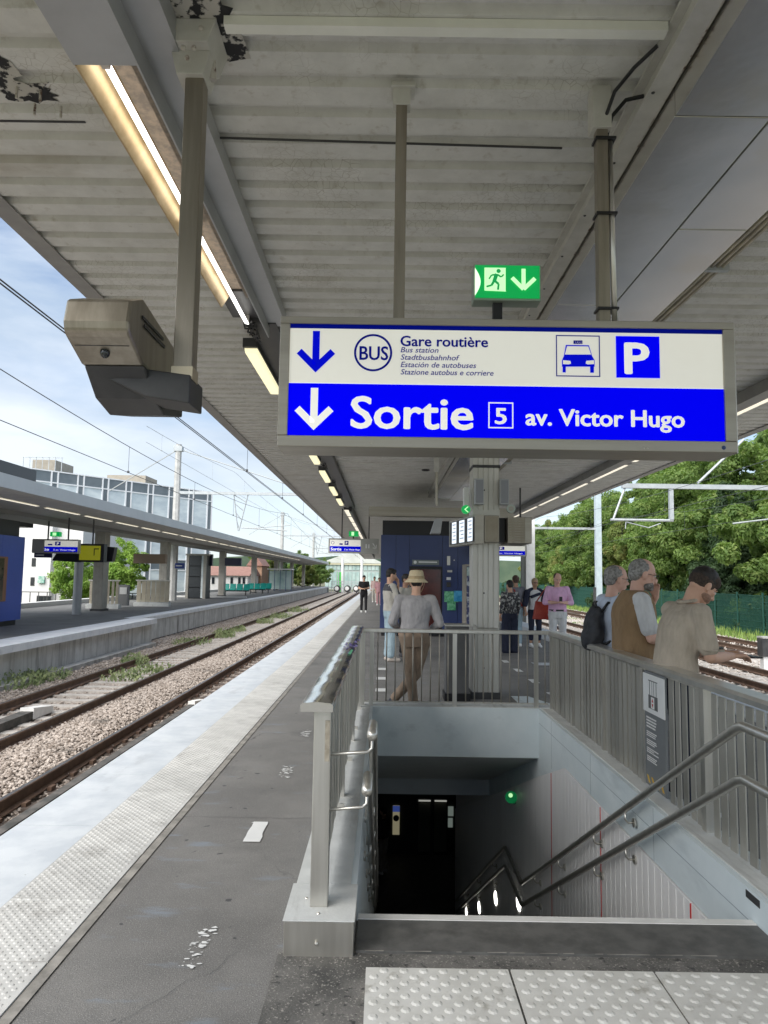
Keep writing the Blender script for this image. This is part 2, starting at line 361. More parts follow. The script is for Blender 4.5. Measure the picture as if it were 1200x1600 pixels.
# asphalt patches / seams laid over it
def sheet(name, x0, x1, y0, y1, z, m, parent=plat):
    o = MB().add([(x0, y0, z), (x1, y0, z), (x1, y1, z), (x0, y1, z)], [(0, 1, 2, 3)]).obj(name, m, parent); return o
sheet('asphalt_patch', WX0-.33, 3.2, 1.2, 3.28, .004, asphalt2)
seam = MB()
for (x0, x1, y) in ((-1.36, -.43, 5.02), (-1.36, -.43, 8.3)):
    pts = [(x0+(x1-x0)*i/14, y+random.uniform(-.012, .012)) for i in range(15)]
    for i in range(14):
        (a, b), (c, d) = pts[i], pts[i+1]; seam.add([(a, b-.0018, .005), (c, d-.0018, .005), (c, d+.0018, .005), (a, b+.0018, .005)], [(0, 1, 2, 3)])
x, y = -1.02, 2.7; pts = []
for i in range(16): pts.append((x, y)); x += random.uniform(.005, .05); y += random.uniform(.02, .06)
for i in range(15):
    (a, b), (c, d) = pts[i], pts[i+1]; w = .0009; seam.add([(a-w, b, .005), (c-w, d, .005), (c+w, d, .005), (a+w, b, .005)], [(0, 1, 2, 3)])
seam.obj('seam', dark, plat)
# painted coping of the platform edge: precast nosing pieces
nose_me = B(XL-.05, -1.86, 0.004, 1.196, -.14, .006).mesh('edge_nosing', edge_paint)
for i in range(99): inst('edge_nosing', nose_me, plat, (0, -2.4+1.2*i, 0))
rub_me = B(XL-.09, XL-.052, 0, 1.2, -.10, -.02).mesh('edge_buffer', rubber)
# tactile slabs
def tactile(w, l, px_, py_, r, h, m, stag=True, name='tactile_slab'):
    t = MB(); t.box(.003, w-.003, .004, l-.004, -.01, .012)
    j = 0; yy = py_*.6
    while yy < l-py_*.3:
        xx = px_*(.45 if (j % 2 == 0 or not stag) else .95)
        while xx < w-px_*.3:
            n = 8
            t.add([(xx+r*math.cos(k*2*PI/n), yy+r*math.sin(k*2*PI/n), .012) for k in range(n)] +
                  [(xx+r*.55*math.cos(k*2*PI/n), yy+r*.55*math.sin(k*2*PI/n), .012+h) for k in range(n)],
                  [(k, (k+1) % n, n+(k+1) % n, n+k) for k in range(n)]+[tuple(range(n, 2*n))])
            xx += px_
        yy += py_; j += 1
    return t.mesh(name, m)
tact = tactile(.46, .59, .050, .0265, .0125, .0038, slab_m)
tact_far = B(.003, .457, .003, .587, -.01, .012).mesh('tactile_slab', slab_m)
for i in range(190): inst('tactile_slab', tact if i < 45 else tact_far, plat, (-1.855, 1.39+.59*i, 0))
sheet('joint_strip', -1.395, -1.345, 0, YE, .006, grout)
tin = tactile(.605, .64, .083, .045, .021, .0048, slab_in, True, 'warning_slab')
for i in range(5):
    for j in range(2): inst('warning_slab', tin, plat, (-.055+.61*i, 2.52-.645*j, 0))
# right-hand edge
nose_r = B(XR-.5, XR+.05, 0.004, 1.196, -.14, .006).mesh('edge_nosing', edge_paint)
for i in range(90): inst('edge_nosing', nose_r, plat, (0, 2+1.2*i, 0))
tr_me = B(XR-.97, XR-.51, .003, .587, -.01, .012).mesh('tactile_slab', slab_m)
for i in range(100): inst('tactile_slab', tr_me, plat, (0, 6+.59*i, 0))
# worn painted dashes of the walking line
def flakes(x, y, w, l, n, full=False, seed=1, skew=.0):
    r = random.Random(seed); q = MB()
    if full:
        pts = []
        for i in range(9): pts.append((x-w/2+r.uniform(-.004, .004)+skew*i/8, y-l/2+l*i/8))
        for i in range(8, -1, -1): pts.append((x+w/2+r.uniform(-.006, .006)+skew*i/8, y-l/2+l*i/8))
        q.add([(a, b, .006) for a, b in pts], [tuple(range(len(pts)))])
    for _ in range(n):
        cx = x+r.uniform(-w/2, w/2); cy = y+r.uniform(-l/2, l/2); s = r.choice((.003, .005, .008, .014)); k = r.randint(4, 7)
        q.add([(cx+s*math.cos(t*2*PI/k)*r.uniform(.5, 2.0), cy+s*math.sin(t*2*PI/k)*r.uniform(.3, 1.0), .0062+_*1e-5) for t in range(k)], [tuple(range(k))])
    return q
for i, yy in enumerate((3.32, 4.75, 6.16, 7.63, 9.1, 10.5, 12.0, 13.4, 14.9, 16.3, 17.8)):
    f = flakes(-.80, yy, .10, .36, (55, 14, 55, 50)[i] if i < 4 else 12, full=(i == 1 or i > 3), seed=i+3)
    f.obj('painted_dash', white, plat)
for i in range(9):
    flakes(2.46+.0*i, 10.4+1.35*i, .12, .42, 6, full=True, seed=40+i).obj('painted_dash', white, plat)
for i in range(3):
    flakes(-.02, 10.6+1.2*i, .16, .3, 14, full=True, seed=60+i).obj('painted_dash', white, plat)
sheet('painted_band', 2.95, 4.4, 13.9, 14.35, .005, edge_paint)

# ------------------------------------------------------------------ stairwell (part of the underpass)
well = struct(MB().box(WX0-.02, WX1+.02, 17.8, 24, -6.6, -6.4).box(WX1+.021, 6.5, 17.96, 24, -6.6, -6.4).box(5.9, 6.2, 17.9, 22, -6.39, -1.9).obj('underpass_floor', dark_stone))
st = MB()   # solid walls behind the visible linings
# left wall
st.box(WX0-.31, WX0, WY0+.025, 8.7, -6.6, -.02); st.box(WX0-.031, WX0, WY0+.026, 8.452, -.02, KT-.004); st.box(WX0-.31, WX0, 8.7, 24, -6.6, -.98)
st.box(WX0, WX1, 8.452, 8.7, -.41, KT-.006)
wl = struct(st.obj('stairwell_wall', blue_wall))
SL = .34
# soffit: sloping slab then a drop
so_ = MB(); y0, y1 = 8.455, 12.3
so_.box(WX1+.31, 6.4, 17, 22, -1.97, -.9); so_.prism([(y0, -.41), (y1, -.41-SL*(y1-y0)), (y1, -1.97), (24, -1.97), (24, -.6), (y0, -.38)], 'x', WX0-.3, WX1+.3)
struct(so_.obj('stairwell_soffit', mat('soffit_paint', (.56, .60, .61), (.62, .66, .67), scale=2, rough=.6)))
# right wall: blue concrete band above, white panels below
rb = MB(); rb.box(WX1, WX1+.25, 2.2, 3.55, -1.2, KT-.006)
rb.prism([(3.55, KT-.006), (3.55, -.2), (7.23, -.2), (8.45, -.2-SL*1.22-.0), (10.8, -1.45), (12.3, -2.0), (12.3, -.2), (8.75, KT-.006)], 'x', WX1, WX1+.25)
struct(rb.obj('stairwell_side_band', blue_wall))
# shuttering joints in the blue band
jb = MB()
for yy in (4.9, 6.35, 7.8): jb.box(WX1-.0015, WX1+.01, yy, yy+.004, -.2 if yy < 7.2 else -.36, KT-.012)
jb.box(WX1-.0015, WX1+.01, 3.6, 8.4, -.005, -.001)
jb.obj('shuttering_joint', mat('joint_grey', (.28, .33, .36), rough=.8), bpy.data.objects['stairwell_side_band'])
edges = [3.3, 4.31, 6.04, 7.77, 9.5, 11.2, 12.9, 14.6, 16.2, 17.8]
wp = MB()
lin = struct(wp.box(WX1+.004, WX1+.3, 3.3, 17.8, -6.6, -.22).obj('stairwell_side_wall', panel_m))
def topz(y): return -.2 if y < 7.23 else -.2-SL*1.03*(y-7.23)
rib_m = mat('panel_rib_shadow', (.50, .495, .49), rough=.5)
for i in range(len(edges)-1):
    a, b = edges[i]+.006, edges[i+1]-.006
    q = MB()
    ys = sorted(set([a, b]+([7.23] if a < 7.23 < b else [])))
    q.prism([(ys[0], -6.5)]+[(y, topz(y)-.006) for y in ys]+[(ys[-1], -6.5)], 'x', WX1-.012, WX1+.003)
    o = q.obj('wall_panel', panel_m, lin)
    # fluting of the panel: thin proud ribs every 10 cm
    fl = MB(); yy = a+.09
    while yy < b-.04:
        fl.box(WX1-.0145, WX1-.012, yy, yy+.012, -6.5, topz(yy+.012)-.02); yy += .115
    fl.obj('panel_ribs', panel_m, o)['kind'] = 'stuff'
for i, yy in enumerate(edges[1:4]):
    B(WX1-.016, WX1-.002, yy-.006, yy+.006, -6.4, topz(yy)-.01).obj('red_joint', red_m, lin)
# steps: flight, landing, flight
ns = 19; run = (9.1-WY0)/ns; rise = 3.0/ns
stp = MB()
fl1 = thing('staircase', 'flight of dark stone steps going down from the platform into the underpass', 'staircase', (0, 0, 0)); WORLD.add(fl1.name)
for i in range(ns):
    B(WX0, WX1-.016, WY0+.03+run*i, WY0+.03+run*(i+1)+.02, -rise*(i+2)-.1, -rise*(i+1)).obj('step', dark_stone, fl1)
B(WX0, WX1-.016, 9.1, 10.3, -3.25, -3.0).obj('landing', dark_stone, fl1)
n2_ = 22; run2 = (17.8-10.3)/n2_; rise2 = 3.4/n2_
for i in range(n2_):
    B(WX0, WX1-.016, 10.3+run2*i, 10.3+run2*(i+1)+.02, -3-rise2*(i+2)-.1, -3-rise2*(i+1)).obj('step', dark_stone, fl1)
# top edge of the stairs: light nosing bar and dark dressed strip
ts = struct(B(-.10, WX1-.004, 3.29, 3.575, -.05, .012).obj('threshold_strip', dark_stone))
B(-.10, WX1-.004, 3.575, 3.625, -.06, .016).obj('stair_nosing', mat('nosing_white', (.72, .71, .68), (.8, .79, .76), scale=8, rough=.5), ts)
flk = MB(); r = random.Random(5); x = -.06
while x < 1.5:
    l = r.uniform(.02, .12); flk.add([(x, 3.284, .0135), (x+l, 3.283, .0135), (x+l, 3.290+r.uniform(0, .004), .0135), (x, 3.289, .0135)], [(0, 1, 2, 3)]); x += l+r.uniform(.0, .12)
flk.obj('mortar_line', grout, ts)
# underpass: end wall with glazed doors and posters
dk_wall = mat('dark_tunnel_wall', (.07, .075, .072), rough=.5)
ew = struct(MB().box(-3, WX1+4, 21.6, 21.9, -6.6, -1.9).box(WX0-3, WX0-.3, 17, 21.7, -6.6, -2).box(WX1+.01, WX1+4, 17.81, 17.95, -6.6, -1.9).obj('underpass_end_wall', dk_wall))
dg = wthing('glazed_door', 'pair of dark glazed lift doors at the far end of the underpass', 'door', (1.5, 21.6, -6.4))
for i in range(2):
    x0 = 1.06+.47*i
    f = MB(); f.box(x0, x0+.045, 21.5, 21.58, -6.38, -4.8).box(x0+.40, x0+.445, 21.5, 21.58, -6.38, -4.8).box(x0+.045, x0+.40, 21.5, 21.58, -6.38, -6.3).box(x0+.045, x0+.40, 21.5, 21.58, -4.88, -4.8)
    f = f.obj('door_leaf', dark, dg); B(x0+.046, x0+.399, 21.53, 21.55, -6.3, -4.88).obj('pane', mat('door_glass', (.20, .20, .17), rough=.25), f)
    B(x0+.05, x0+.40, 21.44, 21.49, -4.86, -4.83).obj('light_strip', mat('dim_strip', (.5, .5, .45), emit=.15), f)
ps = wthing('information_poster', 'narrow poster with a round emblem on the dark wall of the underpass', 'poster', (.5, 21.55, -6))
B(.36, .56, 21.56, 21.585, -5.85, -5.03).obj('sheet', mat('dim_poster', (.42, .38, .24), emit=.10), ps)
B(.36, .56, 21.553, 21.559, -5.2, -5.03).obj('header', mat('dim_blue', (.05, .09, .35), emit=.12), ps)
MB().tube([(.46, 21.548, -5.38), (.46, 21.557, -5.38)], .09, 20).obj('emblem', dark, ps)
ps = wthing('notice_board', 'small pale notices pinned beside the corner at the end of the underpass', 'notice', (1.95, 21.55, -6))
for (a, b, c, d) in ((1.93, 2.14, -5.3, -5.03), (1.93, 2.12, -5.62, -5.36)):
    B(a, b, 21.56, 21.58, c, d).obj('sheet', mat('dim_notice', (.32, .38, .34), emit=.08), ps)
# low round wall lamps along the stair
lens = mat('wall_lamp_lens', (1, .98, .9), emit=1.1)
for i, (yy, zz) in enumerate(((9.62, -2.52), (11.51, -3.28), (13.41, -4.26), (15.36, -5.22))):
    t = wthing('stair_lamp', 'lit oval recessed lamp low on the white stair wall', 'lamp', (WX1-.012, yy, zz), 'oval lamps low along the stair wall')
    q = MB(); n = 20
    q.add([(WX1-.028, yy+.10*math.cos(k*2*PI/n), zz+.085*math.sin(k*2*PI/n)) for k in range(n)]+[(WX1-.0145, yy+.12*math.cos(k*2*PI/n), zz+.10*math.sin(k*2*PI/n)) for k in range(n)], [tuple(range(n))]+[(k, (k+1) % n, n+(k+1) % n, n+k) for k in range(n)])
    q.obj('lens', lens, t)
# green round exit marker on the stair wall
t = wthing('exit_marker', 'round green lit exit marker projecting from the white stair wall', 'exit sign', (WX1, 9.78, -1.24))
MB().tube([(WX1-.085, 9.74, -1.24), (WX1-.085, 9.77, -1.24)], .078, 28).obj('disc', mat('dim_green', (.01, .30, .09), rough=.3, emit=.07), t)
MB().tube([(WX1-.095, 9.735, -1.21), (WX1-.095, 9.739, -1.21)], .028, 16).obj('pictogram', exit_bright, t)
MB().tube([(WX1-.03, 9.80, -1.27), (WX1-.03, 9.83, -1.27)], .07, 28).obj('housing', mat('clear_housing', (.25, .32, .25), rough=.2), t)
# handrails
def rail_thing(label, pts, r, brackets, side):
    t = wthing('stair_handrail', label, 'handrail', pts[0]); MB().tube(pts, r, 14).obj('rail', steel, t, smooth=True)
    for (y, z) in brackets:
        x = pts[0][0]; w = WX1-.012 if side > 0 else WX0
        q = MB(); q.tube([(x, y, z-r), (x, y, z-.075), (x+side*.02, y, z-.095), (w-side*.012, y, z-.095)], .0075, 8)
        b = q.obj('bracket', steel, t, smooth=True)
        MB().tube([(w-side*.014, y, z-.095), (w-side*.001, y, z-.095)], .032, 16).obj('wall_plate', steel, b)
    return t
sA = (.96+2.06)/(9.07-3.52)
def rz(y, z0): return z0-sA*(y-3.52)
for (z0, lab) in ((.96, 'upper'), (.71, 'lower')):
    pts = [(1.74, 2.6, z0), (1.74, 3.50, z0), (1.74, 3.56, z0-.02), (1.74, 9.03, rz(9.03, z0)+.0), (1.74, 9.10, rz(9.07, z0)), (1.74, 10.24, rz(9.07, z0)), (1.74, 10.32, rz(9.07, z0)-.03), (1.74, 16.8, rz(9.07, z0)-(16.8-10.28)*.545)]
    br = [(y, rz(y, z0)) for y in (5.22, 6.0, 7.2, 8.3)]+[(9.6, rz(9.07, z0)), (2.9, z0)]+[(y, rz(9.07, z0)-(y-10.28)*.545) for y in (11.4, 13.2, 15.0)]
    rail_thing(('upper' if lab == 'upper' else 'lower')+' round steel handrail descending along the white panelled stair wall', pts, .0245, br, 1)
    pts = [(-.045, 3.36, z0-.04), (-.045, 3.62, z0-.04), (-.045, 9.1, rz(9.07, z0-.04)), (-.045, 10.25, rz(9.07, z0-.04)), (-.045, 16.8, rz(9.07, z0-.04)-(16.8-10.28)*.545)]
    pts = [(-.045+(0 if lab == 'upper' else -.02), a, b) for _, a, b in pts]
    br = [(y, rz(y, z0-.04)) for y in (5.0, 5.8, 6.6, 7.4)]
    t = rail_thing(('upper' if lab == 'upper' else 'lower')+' round steel handrail on the kerb side of the stairs, ending beside the railing post', pts, .0245, br, -1)
    zz = z0-.04; x = pts[0][0]
    MB().tube([(x, 3.42, zz-.02), (x, 3.42, zz-.07), (x-.02, 3.41, zz-.085), (-.235, 3.40, zz-.095)], .0075, 8).obj('bracket', steel, t, smooth=True)

# ------------------------------------------------------------------ kerbs round the opening
k = wthing('stairwell_kerb', 'raised steel clad kerb on the left of the stairwell with bare metal end block', 'kerb', (-.26, 3.25, 0))
B(-.415, WX0, 3.25, 3.62, .001, KT-.004).obj('end_block', steel, k, bevel=.003)
B(-.42, WX0+.004, 3.244, 3.62, KT-.0035, KT).obj('cover_plate', coping, k)
B(-.405, WX0-.03, 3.623, 8.45, .001, KT).obj('kerb_stone', coping, k)
q = MB()
for yy in (3.35, 3.5): q.ball((-.27, yy-.04, KT+.001), .009, .009, .005, 8, 4)
q.ball((-.27, 3.243, .06), .010, .006, .010, 8, 4); q.ball((-.34, 3.46, KT+.001), .008, .008, .004, 8, 4)
q.obj('bolts', steel, k)['kind'] = 'stuff'
for i, yy in enumerate((4.75, 5.95, 7.15, 8.2)): B(-.30, -.235, yy, yy+.012, KT, KT+.03).obj('kerb_clip', steel, k)
k = wthing('stairwell_kerb', 'wide pale stone kerb on the right of the stairwell, streaked with dirt', 'kerb', (1.94, 3, 0))
B(WX1+.035, WX1+.24, 2.0, 8.45, .001, KT).obj('kerb_stone', coping, k, bevel=.006)
B(1.80+.017, 1.84, 3.55, 3.68, .10, .135).obj('stencil_mark', dark, k)
k = wthing('stairwell_kerb', 'pale kerb at the far end of the stairwell below the barred railing', 'kerb', (.85, 8.5, 0))
B(WX0-.30, WX1+.24, 8.485, 8.70, .001, KT+.0).obj('kerb_stone', coping, k)

# ------------------------------------------------------------------ railings
t = wthing('slatted_railing', 'steel railing with polished cap rail along the left kerb, square post at its near end', 'railing', (-.27, 3.4, KT))
B(-.315, -.235, 3.37, 3.45, KT, 1.03).obj('post', steel, t, bevel=.004)
B(-.262, -.240, 3.366, 3.37, .80, .985).obj('worn_label', mat('paper_residue', (.45, .40, .32), (.3, .26, .2), scale=30, rough=.9), t)
for yy in (5.0, 6.65, 8.33): B(-.30, -.25, yy, yy+.06, KT, 1.03).obj('post', steel, t)
cap = MB(); n = 16; secs = []
prof = [(-.372, 1.035), (-.374, 1.062), (-.362, 1.074), (-.30, 1.08), (-.235, 1.074), (-.222, 1.062), (-.224, 1.035)]
vs = []; fs = []; ks = 40
for i in range(ks+1):
    yy = 3.30+(8.46-3.30)*i/ks; w = .004*math.sin(i*1.7)
    for (a, b) in prof: vs.append((a+w*.6+.0, yy, b+w*.5))
m_ = len(prof)
for i in range(ks):
    for j in range(m_-1): fs.append((i*m_+j, i*m_+j+1, (i+1)*m_+j+1, (i+1)*m_+j))
    fs.append((i*m_+m_-1, i*m_, (i+1)*m_, (i+1)*m_+m_-1))
fs += [tuple(range(m_)), tuple(ks*m_+j for j in range(m_-1, -1, -1))]
cp = cap.add(vs, fs).obj('cap_rail', mirror, t, auto=True)
sti = MB()
for (y0, y1, xa, xb) in ((5.35, 6.1, -.33, -.25), (5.9, 6.6, -.30, -.23)):
    for k_ in range(10):
        a = random.uniform(y0, y1); b = random.uniform(xa, xb); sti.add([(b, a, 1.0835), (b+.015+random.random()*.03, a+random.uniform(-.06, .12), 1.0835), (b+.012, a+.03+random.random()*.16, 1.0835)], [(0, 1, 2)])
sti.obj('graffiti_tag', mat('violet_paint', (.18, .12, .5), rough=.3), cp)
sti = MB(); sti.add([(-.26, 5.3, 1.0838), (-.235, 5.3, 1.0838), (-.232, 5.62, 1.0838), (-.25, 5.62, 1.0838)], [(0, 1, 2, 3)]); sti.obj('green_patch', mat('patch_green', (.1, .5, .25), rough=.4), cp)  # thin green patch laid on the cap rail
slat_me = B(-.004, .004, 0, .088, 0, .80).mesh('slat', steel_slat)
yy = 3.52
while yy < 8.3:
    inst('slat', slat_me, t, (-.274+.012*random.uniform(-.3, .3), yy, KT+.06), (0, 0, random.uniform(-.02, .02)), (1, 1, 1.0)); yy += .104
# right
t = wthing('slatted_railing', 'long steel railing of upright slats along the right of the stairwell', 'railing', (1.98, 4, KT))
slat_me2 = B(-.004, .004, 0, .066, 0, .825).mesh('slat', steel_slat)
posts = (2.45, 3.30, 4.44, 5.46, 6.46, 7.5, 8.42)
for yy in posts: B(1.955, 2.005, yy-.03, yy+.03, .03 if yy < 8 else KT, 1.0).obj('post', steel, t)
yy = 2.5
while yy < 8.36:
    if not any(abs(yy+.045-p_) < .06 for p_ in posts) and not (4.97 < yy+.04 < 5.42):
        inst('slat', slat_me2, t, (1.975+random.uniform(-.002, .002), yy, KT+.005), (0, 0, .05+random.uniform(-.06, .06)))
    yy += .1045
B(1.967, 1.979, 4.47, 5.44, .985, 1.0).obj('top_bar', steel, t)
# backing sheets of the far three bays (solid there)
for (a, b) in ((5.5, 6.42), (6.5, 7.46), (7.54, 8.38)): B(1.982, 1.986, a, b, KT+.01, .99).obj('backing_sheet', steel_slat, t)
cap = MB(); vs = []; fs = []
prof = [(1.945, 1.005), (1.94, 1.035), (1.955, 1.052), (2.05, 1.058), (2.062, 1.04), (2.055, 1.005)]; m_ = len(prof)
for i in range(ks+1):
    yy = 2.2+(8.50-2.2)*i/ks
    for (a, b) in prof: vs.append((a, yy, b-(.012*max(0, (yy-7.6))**2)))
for i in range(ks):
    for j in range(m_-1): fs.append((i*m_+j, i*m_+j+1, (i+1)*m_+j+1, (i+1)*m_+j))
    fs.append((i*m_+m_-1, i*m_, (i+1)*m_, (i+1)*m_+m_-1))
fs += [tuple(range(m_)), tuple(ks*m_+j for j in range(m_-1, -1, -1))]
cap.add(vs, fs).obj('cap_rail', mat('worn_cap_steel', (.62, .60, .56), (.74, .72, .68), scale=5, rough=.3, metal=.8, bump=.05, bscale=3), t, auto=True)
# lift notice fixed in the railing
ln = wthing('lift_notice', 'tall grey notice with white lift pictogram plate, set in the right railing', 'sign', (1.96, 5.2, KT))
B(1.950, 1.966, 5.00, 5.38, KT+.02, .99).obj('back_board', mat('notice_grey', (.17, .18, .185), rough=.5), ln)
B(1.940, 1.9495, 4.985, 5.385, .70, .975).obj('pictogram_plate', white, ln, bevel=.003)
q = MB()
def lp(y0, y1, z0, z1, mi=0, dx=0): q.box(1.9375-dx, 1.9395-dx, y0, y1, z0, z1, mi)
lp(5.10, 5.27, .735, .83, 0); lp(5.10, 5.27, .93, .936, 0); lp(5.12, 5.125, .83, .93, 0); lp(5.245, 5.25, .83, .93, 0); lp(5.165, 5.168, .83, .93, 0); lp(5.20, 5.203, .83, .93, 0)
q.obj('lift_drawing', mat('print_grey', (.12, .12, .12), rough=.5), ln)
B(1.9355, 1.937, 5.155, 5.215, .74, .82).obj('lift_cabin', white, ln)
q = MB()
for sgn in (1, -1):
    c = .78+.006*sgn; q.add([(1.9345, 5.168, c), (1.9345, 5.202, c), (1.9345, 5.185, c+sgn*.028)], [(0, 1, 2)])
q.obj('lift_arrows', red_m, ln)
q = MB(); r = random.Random(3); z = .665
for blk, n in ((4, .016), (3, .010), (3, .010), (3, .010), (3, .010)):
    for k_ in range(blk):
        yA = 5.345; e = yA-r.uniform(.16, .27)*(1 if blk == 4 else .8); y_ = yA
        while y_ > e:
            w = r.uniform(.012, .04); q.box(1.9480, 1.9495, max(e, y_-w), y_, z-n*.7, z); y_ -= w+.006
        z -= n*1.35
    z -= .018
q.obj('printed_lines', white, ln)['kind'] = 'stuff'
q = MB()
for k_ in range(4):
    y_ = 5.36-.085*k_; q.add([(1.9492, y_, .245), (1.9492, y_-.035, .245), (1.9492, y_-.075, .195), (1.9492, y_-.04, .195)], [(0, 1, 2, 3)])
q.obj('hazard_stripes', mat('hazard_yellow', (.62, .38, .03), rough=.5), ln)
# barred railing across the far end
t = wthing('barred_railing', 'steel railing with thin upright bars across the far end of the stairwell', 'railing', (.85, 8.5, KT))
for x in (-.235, -.13, .85, 1.81): B(x-.024, x+.024, 8.49, 8.53, KT, 1.0).obj('post', steel, t)
x = -.06; 
bar_me = MB().tube([(0, 0, .20), (0, 0, 1.0)], .0075, 8).mesh('bar', mat('bar_steel', (.30, .28, .24), (.36, .34, .30), scale=4, rough=.6, metal=.5), True)
while x < 1.93:
    if min(abs(x-.85), abs(x-1.81)) > .03: inst('bar', bar_me, t, (x, 8.51, 0))
    x += .104
B(-.235, 1.95, 8.495, 8.525, .19, .205).obj('lower_rail', steel, t)
B(-.36, 2.05, 8.475, 8.545, 1.0, 1.045).obj('top_rail', steel, t, bevel=.006)

# ================================================================== CANOPY
H = 4.3
can = wthing('platform_canopy', 'long flat station canopy with cream ribbed metal deck over the platform', 'canopy', (1.8, 3, 0))
def deck_mesh(x0, x1, y0, y1, z, pitch=.255, d=.045):
    q = MB(); y = y0; pr = []
    while y < y1:
        pr += [(y, z), (y+pitch*.60, z), (y+pitch*.70, z+d), (y+pitch*.93, z+d)]; y += pitch
    pr.append((y, z)); vs = []
    for (a, b) in pr: vs += [(x0, a, b), (x1, a, b)]
    q.add(vs, [(2*i, 2*i+1, 2*i+3, 2*i+2) for i in range(len(pr)-1)]); return q
XCL, XCR = -2.86, 6.5
deck_mesh(XCL+.06, XCR-.06, -3, 105, H).obj('ribbed_deck', white_steel, can)
B(XCL, XCR, -3, 105, H+.11, H+.2).obj('roof_sheet', alu, can)
fm = mat('fascia_grey', (.30, .29, .28), (.36, .35, .335), scale=4, rough=.5, metal=.2)
# fascia: channel section; its lower flange shows
B(XCL-.04, XCL, -3, 105, H-.02, H+.26).box(XCL, XCL+.12, -3, 105, H-.02, H-.008).obj('fascia', fm, can)
B(XCR, XCR+.04, -3, 105, H-.02, H+.26).box(XCR-.12, XCR, -3, 105, H-.02, H-.008).obj('fascia', fm, can)
# deck joint with thin rod
MB().tube([(-1.2, 4.06, H-.02), (1.05, 4.12, H-.02)], .007, 6).obj('cross_rod', dark, can)
B(-2.75, -1.8, 3.95, 3.965, H-.006, H-.002).obj('deck_seam', dark, can)
# longitudinal girder
gz = 4.14
gb = MB(); gb.box(1.315, 1.425, -3, 22, gz, gz+.014).box(1.362, 1.376, -3, 22, gz+.014, H-.02).box(1.315, 1.425, -3, 22, H-.02, H-.004)
gb.obj('girder', girder_m, can)
B(1.421, 1.428, -3, 9, gz-.0015, gz+.016).obj('rusty_edge', rusty, can)
for i in range(20):
    MB().ball((1.34, -.3+.62*i, gz-.001), .010, .010, .006, 8, 4).obj('rivet', dark, can)
# cladding duct beside it, in sheets with open joints
def ductrun(x0, x1, z0, z1, joints, m, name):
    for i in range(len(joints)-1):
        MB().box(x0, x1, joints[i]+.005, joints[i+1]-.005, z0, z1).obj(name, m, can, bevel=.004)
J = [-2.6, .9, 3.40, 5.9, 8.4, 10.9, 13.4, 15.9, 18.4, 20.9]
ductrun(1.44, 1.93, 4.0, 4.28, J, duct_m, 'duct_cover')
B(1.45, 1.92, -2.6, 20.9, 4.02, 4.26).obj('duct_core', dark, can)
J2 = [-2.6, 1.2, 4.6, 8.0, 11.4, 14.8, 18.2, 21.6]
ductrun(1.955, 2.42, 4.02, 4.28, J2, duct_m, 'duct_cover')
q = MB()
for i, x in enumerate((2.50, 2.54, 2.59, 2.63)): q.tube([(x, -2, 4.14+.01*i), (x+.01, 4, 4.13), (x, 10, 4.15), (x, 20, 4.14)], .016, 6)
q.obj('cable_bundle', mat('tray_cables', (.34, .31, .25), (.5, .45, .34), scale=6, rough=.4, metal=.5), can)
B(2.46, 2.68, -2, 20, 4.17, 4.18).obj('cable_tray', steel, can)
for i in range(12): B(2.45, 2.69, -1+1.6*i, -.96+1.6*i, 4.10, 4.169).obj('tray_bracket', galv, can)
# transverse beams near the column
B(-.45, 3.6, 19.8, 20.1, 3.36, 3.62).obj('cross_beam', steel_frame, can)
# white flat batten near the top of the picture, cable from it
MB().box(-.80, 1.31, 3.14, 3.20, H-.05, H-.003).obj('batten', mat('cream_batten', (.80, .80, .72), (.86, .86, .78), scale=4, rough=.5), can)
q = MB(); q.tube([(1.30, 3.25, 4.26), (1.22, 3.35, 4.22), (1.17, 3.5, 4.2), (1.15, 3.6, 4.12), (1.155, 3.62, 4.02)], .010, 8)
q.tube([(1.36, 3.6, 4.25), (1.27, 3.62, 4.24), (1.2, 3.64, 4.16), (1.17, 3.64, 4.05)], .011, 8)
q.obj('cable_loop', black, can)
# torn paint round old fixings
def torn(x, y, w, l, seed, z=H-.003):
    r = random.Random(seed); q = MB()
    pts = []; 
    for i in range(26):
        a = 2*PI*i/26; rr = (1+r.uniform(-.22, .2)); pts.append((x+w*max(-1, min(1, 1.3*math.cos(a)))*rr*.9, y+l*max(-1, min(1, 1.3*math.sin(a)))*rr*.9, z))
    q.add(pts, [tuple(range(26))]); return q
torn(-2.16, 3.52, .17, .16, 2, H-.004).obj('torn_paint', flake, can)
torn(-2.02, 3.7, .16, .09, 8, H-.0045).obj('torn_paint', flake, can)
torn(-.97, 3.22, .24, .22, 5, H-.004).obj('torn_paint', flake, can)
for (x, y) in ((-2.05, 3.66), (-1.93, 3.68), (-2.02, 3.80), (-1.88, 3.82)): MB().tube([(x, y, H-.002), (x, y, H-.07)], .007, 6).obj('old_bolt', rusty, can)
